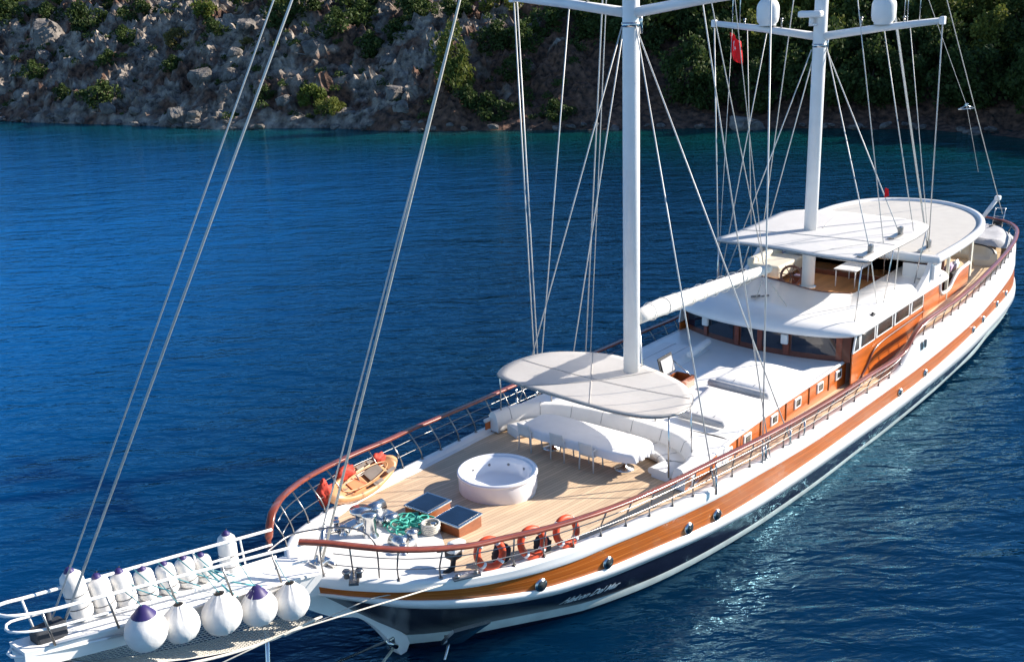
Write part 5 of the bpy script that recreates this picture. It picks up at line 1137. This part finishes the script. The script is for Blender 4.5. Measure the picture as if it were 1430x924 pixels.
# kayak leaning at the starboard rail
def kayak():
    A = Vector((6.5, 2.6, deckz(6.8, 2.6) + .2)); B = Vector((9.5, 3.34, deckz(9.6, 3.1) + .32)); ax = (B - A).normalized(); L = (B - A).length
    sd = Vector((0, 0, 1)).cross(ax).normalized(); up = ax.cross(sd).normalized()
    ro = Matrix.Rotation(rad(34), 3, ax); sd = ro @ sd; up = ro @ up
    c0 = A + Vector((0, 0, .1))
    K = thing('kayak', 'orange beige sit-in kayak leaning against the starboard bow rail', 'kayak', (8.2, 3.0, deckz(8.2, 3)))
    def half(t): return .44 * (math.sin(math.pi * min(1, max(0, t))) ** .55)
    def rock(t): return .10 * (2 * t - 1) ** 2
    rows = []
    N_ = 34
    for i in range(N_ + 1):
        t = i / N_; h = max(.015, half(t)); p = c0 + ax * (L * t) + up * rock(t); r = []
        for k in range(24):
            an = 2 * math.pi * k / 24; yy = math.cos(an); zz = math.sin(an)
            yy = math.copysign(abs(yy) ** .8, yy); zz = math.copysign(abs(zz) ** .8, zz)
            d = zz * (.13 if zz > 0 else .17) * min(1, h / .2)
            if zz > .3 and abs(yy) < .62 and .16 < t < .86: d = -.05 + .02 * math.sin(t * 20)      # open cockpit well
            r.append(p + sd * h * yy + up * d)
        rows.append(r)
    m = MB(); m.grid(rows, True, closed=True); m.add(rows[0], [list(range(24))]); m.add(rows[-1], [list(range(24))]); H = fixn(obj('kayak_hull', m, 'kayak_plastic', K))
    rim = []
    for i in range(40):
        an = 2 * math.pi * i / 40; t = .5 + .33 * math.cos(an); rim.append(c0 + ax * (L * t) + up * (rock(t) + .115) + sd * .20 * math.sin(an) * (1 if abs(math.sin(an)) < 2 else 1))
    m = MB(); m.tube(rim, .02, 6, closed=True); obj('cockpit_rim', m, 'kayak_plastic', K)
    for t, w_, mt, nm in ((.42, .5, 'kayak_seat', 'seat_pad'), (.66, .42, 'kayak_grey', 'seat_back')):
        p = c0 + ax * (L * t) + up * (rock(t) + .0); q = [p + ax * a * .28 + sd * b * .17 + up * (.0 if nm == 'seat_pad' else (.10 if a > 0 else .0)) for a, b in ((-1, -1), (1, -1), (1, 1), (-1, 1))]
        m = MB(); m.slab(q, .03); fixn(obj(nm, m, mt, K))
    for t, s in ((.58, -1), (.58, 1), (.8, -1), (.72, 1)):
        p = c0 + ax * (L * t) + up * (rock(t) + .125) + sd * s * half(t) * .72; q = [p + ax * a * .2 + sd * b * .05 for a, b in ((-1, -1), (1, -1), (1, 1), (-1, 1))]
        m = MB(); m.slab(q, .012); fixn(obj('grip_pad', m, 'kayak_grey', K))
    m = MB(); p = c0 + ax * (L * .2) + up * .09; m.tube([p - sd * .12 + ax * .05, p, p + sd * .12 + ax * .05], .018, 6); m.tube([p, p + ax * .2], .018, 6); obj('foot_rest', m, 'kayak_grey', K)
    m = MB(); p = c0 + ax * L + up * .1; m.tube([p, p + ax * .12 + up * .03], .03, 8); obj('bow_handle', m, 'black', K)
kayak()
# life jackets bundled behind the kayak
def bundle(x, y, z, s, label, seed):
    bm = bmesh.new(); bmesh.ops.create_icosphere(bm, subdivisions=3, radius=1)
    for v in bm.verts:
        n = v.co.normalized(); v.co = Vector((n.x * s[0], n.y * s[1], n.z * s[2])) * (1 + .45 * noise.noise(n * 2.2 + Vector((seed, 0, 0))) + .3 * noise.noise(n * 5.5 + Vector((0, seed, 0))))
    bmesh.ops.translate(bm, verts=bm.verts, vec=(x, y, z)); m = MB(); m.bm(bm, True); o = obj('life_jacket', m, 'red_orange', base=(x, y, z - s[2])); tag(o, label, 'life jacket', 'orange life jackets at the starboard bow rail'); return o
bundle(6.62, 2.82, deckz(6.6, 2.7) + .42, (.2, .17, .34), 'red orange life jacket bundle just forward of the kayak', 1)
bundle(7.55, 3.12, deckz(7.5, 3) + .62, (.32, .12, .19), 'red orange life jacket hung on the rail behind the middle of the kayak', 4)
bundle(8.9, 3.32, deckz(8.9, 3.2) + .62, (.25, .11, .16), 'red orange life jacket hung on the rail behind the aft end of the kayak', 9)
# life rings on the port rail
def ring(x, label, lean):
    y = -(bcap(x) - .26); z = zcap(x) + .36
    tg = Vector((1, -(bcap(x + .3) - bcap(x - .3)) / .6, -.08)).normalized(); n = Vector((tg.y, -tg.x, 0)).normalized(); up = Vector((0, .18, 1)).normalized()
    c = Vector((x, y, z)); O = thing('life_ring', label, 'life ring', (x, y, z - .35), 'orange life rings on the port bow rail')
    pts = [c + (tg * math.cos(t) + up * math.sin(t)) * .315 for t in [k * math.pi / 18 for k in range(36)]]
    m = MB(); m.tube(pts, .082, 12, closed=True); obj('ring_body', m, 'orange', O)
    m = MB()
    for q in range(4):
        an = math.pi / 4 + q * math.pi / 2; p = c + (tg * math.cos(an) + up * math.sin(an)) * .315; d = (tg * -math.sin(an) + up * math.cos(an)); m.tube([p - d * .035, p + d * .035], .086, 14)
    obj('reflective_band', m, 'flag_white', O)
ring(6.72, 'orange life ring on the port bow rail, foremost of the three', 0); ring(7.78, 'orange life ring on the port bow rail, middle one of three', 0); ring(8.78, 'orange life ring on the port bow rail, aftmost of the three', 0)
def blackbag(x, y, s, label, seed):
    z = deckz(x, y); bm = bmesh.new(); bmesh.ops.create_icosphere(bm, subdivisions=3, radius=1)
    for v in bm.verts:
        n = v.co.normalized(); v.co = Vector((n.x * s[0], n.y * s[1], (n.z + 1) * s[2])) * (1 + .22 * noise.noise(n * 2.2 + Vector((seed, 3, 0))))
    bmesh.ops.rotate(bm, verts=bm.verts, cent=(0, 0, 0), matrix=Matrix.Rotation(-.25, 3, 'Z')); bmesh.ops.translate(bm, verts=bm.verts, vec=(x, y, z)); m = MB(); m.bm(bm, True); o = obj('gear_bag', m, 'black_cloth', base=(x, y, z)); tag(o, label, 'bag', 'black gear bags inside the port bow rail')
blackbag(7.2, -2.35, (.24, .17, .24), 'black gear bag lying between the foremost and middle life rings', 2)
blackbag(8.2, -2.72, (.22, .17, .23), 'black gear bag lying between the middle and aftmost life rings', 5)
if False: blackbag(6.75, -2.05, (.26, .2, .24), 'dark gear bag behind the foremost orange life ring', 8)
EM = thing('outboard_motor', 'small black and white outboard motor standing on deck by the port bow rail', 'outboard motor', (6.28, -1.85, deckz(6.3, -1.8)))
z = deckz(6.3, -1.8); m = MB(); m.box((6.3, -1.85, z + .55), (.5, .26, .28), rz=.2, tilt=('Y', .25), bevel=.08); obj('motor_cowl', m, 'white_paint', EM)
m = MB(); m.tube([(6.25, -1.85, z + .5), (6.15, -1.85, z + .1)], .06, 8); m.box((6.05, -1.83, z + .06), (.3, .12, .1), bevel=.03); m.box((6.2, -1.85, z + .42), (.3, .3, .2), bevel=.05); m.tube([(6.1, -1.85, z + .55), (5.75, -1.82, z + .66)], .03, 6); obj('motor_leg', m, 'black', EM)
# two chairs' worth of cushions are left out; green mooring rope heap
def rope_heap(x, y, label):
    rn = random.Random(3); z = deckz(x, y); pts = []
    for i in range(330):
        t = i * .37; layer = i / 520
        cxo = .30 * math.sin(t * .13 + 1); cyo = .26 * math.cos(t * .097)
        r = .2 + .08 * math.sin(t * .53)
        pts.append(Vector((x + cxo + r * math.cos(t), y + cyo + r * math.sin(t), z + .05 + .30 * layer * (.6 + .4 * math.sin(t * .5)) + .05 * rn.random())))
    m = MB(); m.tube(pts, .023, 6); o = obj('rope_coil', m, 'rope_green', base=(x, y, z)); tag(o, label, 'rope')
rope_heap(7.12, .42, 'heap of turquoise green mooring rope beside the deck hatches')
m = MB(); pts = [Vector((7.25 + .22 * math.cos(t * .5), -.15 + .2 * math.sin(t * .5), deckz(7.2, -.2) + .05 + .004 * t)) for t in range(60)]; m.tube(pts, .028, 6); o = obj('rope_coil', m, 'rope_white', base=(7.25, -.15, deckz(7.2, -.2))); tag(o, 'coil of off white rope next to the green rope heap', 'rope')
# fenders
def ball_fender(x, y, z, r, label, squash, tint):
    O = thing('ball_fender', label, 'fender', (x, y, z), 'white ball fenders hung along the bowsprit')
    prof = [(0, -r)] + [(r * math.sin(t), -r * math.cos(t)) for t in [rad(12 * i) for i in range(1, 12)]] + [(r * .55, r * .86), (r * .34, r * 1.08), (r * .26, r * 1.2)]
    m = MB(); m.lathe(prof, (x, y, z), 56, sx=1.0, sy=.95)
    for v in m.v:
        d = v - Vector((x, y, z)); an = math.atan2(d.y, d.x); q = min(1, abs(d.z) / r)
        k = 1 + (0 if tint == 'purple' and z > 4 else 1) * q ** 2 * (.055 * math.cos(11 * an + 3 * x) + .04 * math.cos(17 * an + x)) + .03 * noise.noise(d * 3 + Vector((x, 0, 0)))
        v.x = x + d.x * k; v.y = y + d.y * k
    ob = obj('fender_body', m, 'fender_white', O)
    if tint:
        m = MB(); m.lathe([(r * .58, r * .84), (r * .36, r * 1.09), (r * .2, r * 1.28), (0, r * 1.32)], (x, y, z), 20); obj('fender_neck', m, tint, O)
    m = MB(); m.tube([(x, y, z + r * 1.25), (x - .02, y + .12, z + r * 1.5), (x - .05, -.42, sz(x) + .68)], .009, 5); obj('fender_rope', m, 'rope_teal', O)
BF = [(-.47, 4.24, .37, 'purple', 'smooth white ball fender with a purple neck, nearest the bowsprit tip'), (.2, 4.02, .34, None, 'white ball fender second from the bowsprit tip, no coloured neck'), (1.04, 3.78, .38, None, 'large white cloth covered ball fender in the middle of the five'), (1.85, 3.52, .36, 'purple', 'white cloth covered ball fender with a purple neck, fourth from the tip'), (2.62, 3.26, .36, None, 'white cloth covered ball fender nearest the hull')]
for x, z, r, tn, lab in BF: ball_fender(x, -.82, z, r, lab, 1, tn)
def cyl_fender(x, y, z0, h, r, lean, label, top='purple'):
    O = thing('cylinder_fender', label, 'fender', (x, y, z0), 'white cylindrical fenders stowed in the bowsprit railing')
    d = Vector((lean[0], lean[1], 1)).normalized(); b = Vector((x, y, z0)); prof = [(0, .0), (.6, .02), (.92, .1), (1, .18), (1, .82), (.9, .92), (.55, .99), (.3, 1.0)]
    m = MB(); rows = []; a = d.orthogonal().normalized(); c = d.cross(a)
    for pr, pz in prof: rows.append([b + d * (h * pz) + (a * math.cos(t) + c * math.sin(t)) * (max(pr, .01) * r) for t in [2 * math.pi * k / 20 for k in range(20)]])
    m.grid(rows, True, closed=True); fixn(obj('fender_body', m, 'fender_white', O))
    m = MB(); t_ = b + d * h; m.tube([t_ - d * .06, t_ + d * .03, t_ + d * .08], r * .5, 12, rs=[r * .55, r * .4, r * .16]); obj('fender_end', m, top, O)
    m = MB(); m.tube([t_, t_ + Vector((.03, .0, .1)), t_ + Vector((0, .1, -.05))], .012, 5)
    for k in (.3, .55): m.tube([b + d * h * k + (a * math.cos(t) + c * math.sin(t)) * (r * 1.02) for t in [i * math.pi / 8 for i in range(16)]], .008, 4, closed=True)
    obj('fender_rope', m, 'rope_dark', O)
CF = [(-.98, .28, .95, .2, 'tall white cylindrical fender standing in the railing closest to the bowsprit tip'), (-.55, .28, .72, .19, 'second cylindrical fender from the bowsprit tip, dark blue end cap'), (-.12, .3, .7, .19, 'third cylindrical fender from the bowsprit tip, behind the purple necked ball'), (.33, .33, .62, .18, 'fourth cylindrical fender from the bowsprit tip, tied with teal rope'), (.78, .36, .6, .18, 'fifth cylindrical fender from the bowsprit tip, behind the middle ball fender'), (1.22, .4, .6, .18, 'sixth cylindrical fender from the bowsprit tip, tied with teal rope'), (1.62, .43, .55, .17, 'seventh cylindrical fender from the tip, half hidden by dark ropes')]
for x, y, h, r, lab in CF: cyl_fender(x, y, sz(x) + .02, h, r, (-.08, .12), lab)
cyl_fender(2.3, .66, sz(2.3) - .15, .95, .19, (0, 0), 'tall white cylindrical fender hung outside the starboard bowsprit rail nearest the hull')
m = MB()
for i, x in enumerate((-.2, .1, .6, 1.0, 1.35)):
    m.tube([(x, .36, sz(x) + .7), (x + .2, .1, sz(x) + .35), (x + .35, -.4, sz(x) + .3)], .012, 5)
m.tube([(1.5, .3, sz(1.5) + .4), (1.7, -.2, sz(1.7) + .2), (2.2, -.5, sz(2.2) + .05)], .02, 5); m.tube([(1.5, .3, sz(1.5) + .4), (1.55, -.3, sz(1.55) + .1), (1.6, -.55, sz(1.6) + .02)], .02, 5)
o = obj('lashing_ropes', m, 'rope_teal', base=(.6, 0, sz(.6))); tag(o, 'thin teal and dark ropes lashed across the bowsprit railing', 'rope')
# flybridge table and chairs in the shade of the awning
FT = thing('flybridge_table', 'white table with thin legs standing on the shaded flybridge', 'table', (30.6, -.6, 3.31))
m = MB(); m.box((30.6, -.6, 4.02), (1.5, .9, .05), bevel=.02); obj('table_top', m, 'white_paint', FT)
for dx, dy in ((-.65, -.38), (.65, -.38), (-.65, .38), (.65, .38)): 
    m = MB(); m.tube([(30.6 + dx, -.6 + dy, 3.31), (30.6 + dx, -.6 + dy, 4.0)], .025, 7); obj('leg', m, 'white_paint', FT)
# pillows on the aft deck bench
for i, (x, y, mt, lab) in enumerate(((35.3, -2.75, 'lilac_cloth', 'lilac cushion on the aft deck bench under the hardtop'), (35.9, -2.8, 'cloth', 'white cushion next to the lilac one under the hardtop'))):
    bm = bmesh.new(); bmesh.ops.create_cube(bm, size=1); bmesh.ops.scale(bm, verts=bm.verts, vec=(.55, .22, .5)); bmesh.ops.bevel(bm, geom=bm.edges[:], offset=.09, segments=3, affect='EDGES'); bmesh.ops.rotate(bm, verts=bm.verts, cent=(0, 0, 0), matrix=Matrix.Rotation(.3, 3, 'X')); bmesh.ops.translate(bm, verts=bm.verts, vec=(x, y, 3.2)); m = MB(); m.bm(bm, True); o = obj('cushion', m, mt, base=(x, y, 2.95)); tag(o, lab, 'cushion')
m = MB(); m.box((35.5, -2.5, 2.65), (2.2, .7, .6), bevel=.06); obj('aft_bench', m, 'black_cloth', Y)  # bench coloured black to paint the dark shade inside the doorway notch
m = MB(); m.box((33.6, -2.0, 3.2), (.08, 2.2, 2.0)); obj('saloon_bulkhead_or_shade_panel', m, 'mahogany', Y)  # dark panel added so the space behind the notch reads as shaded
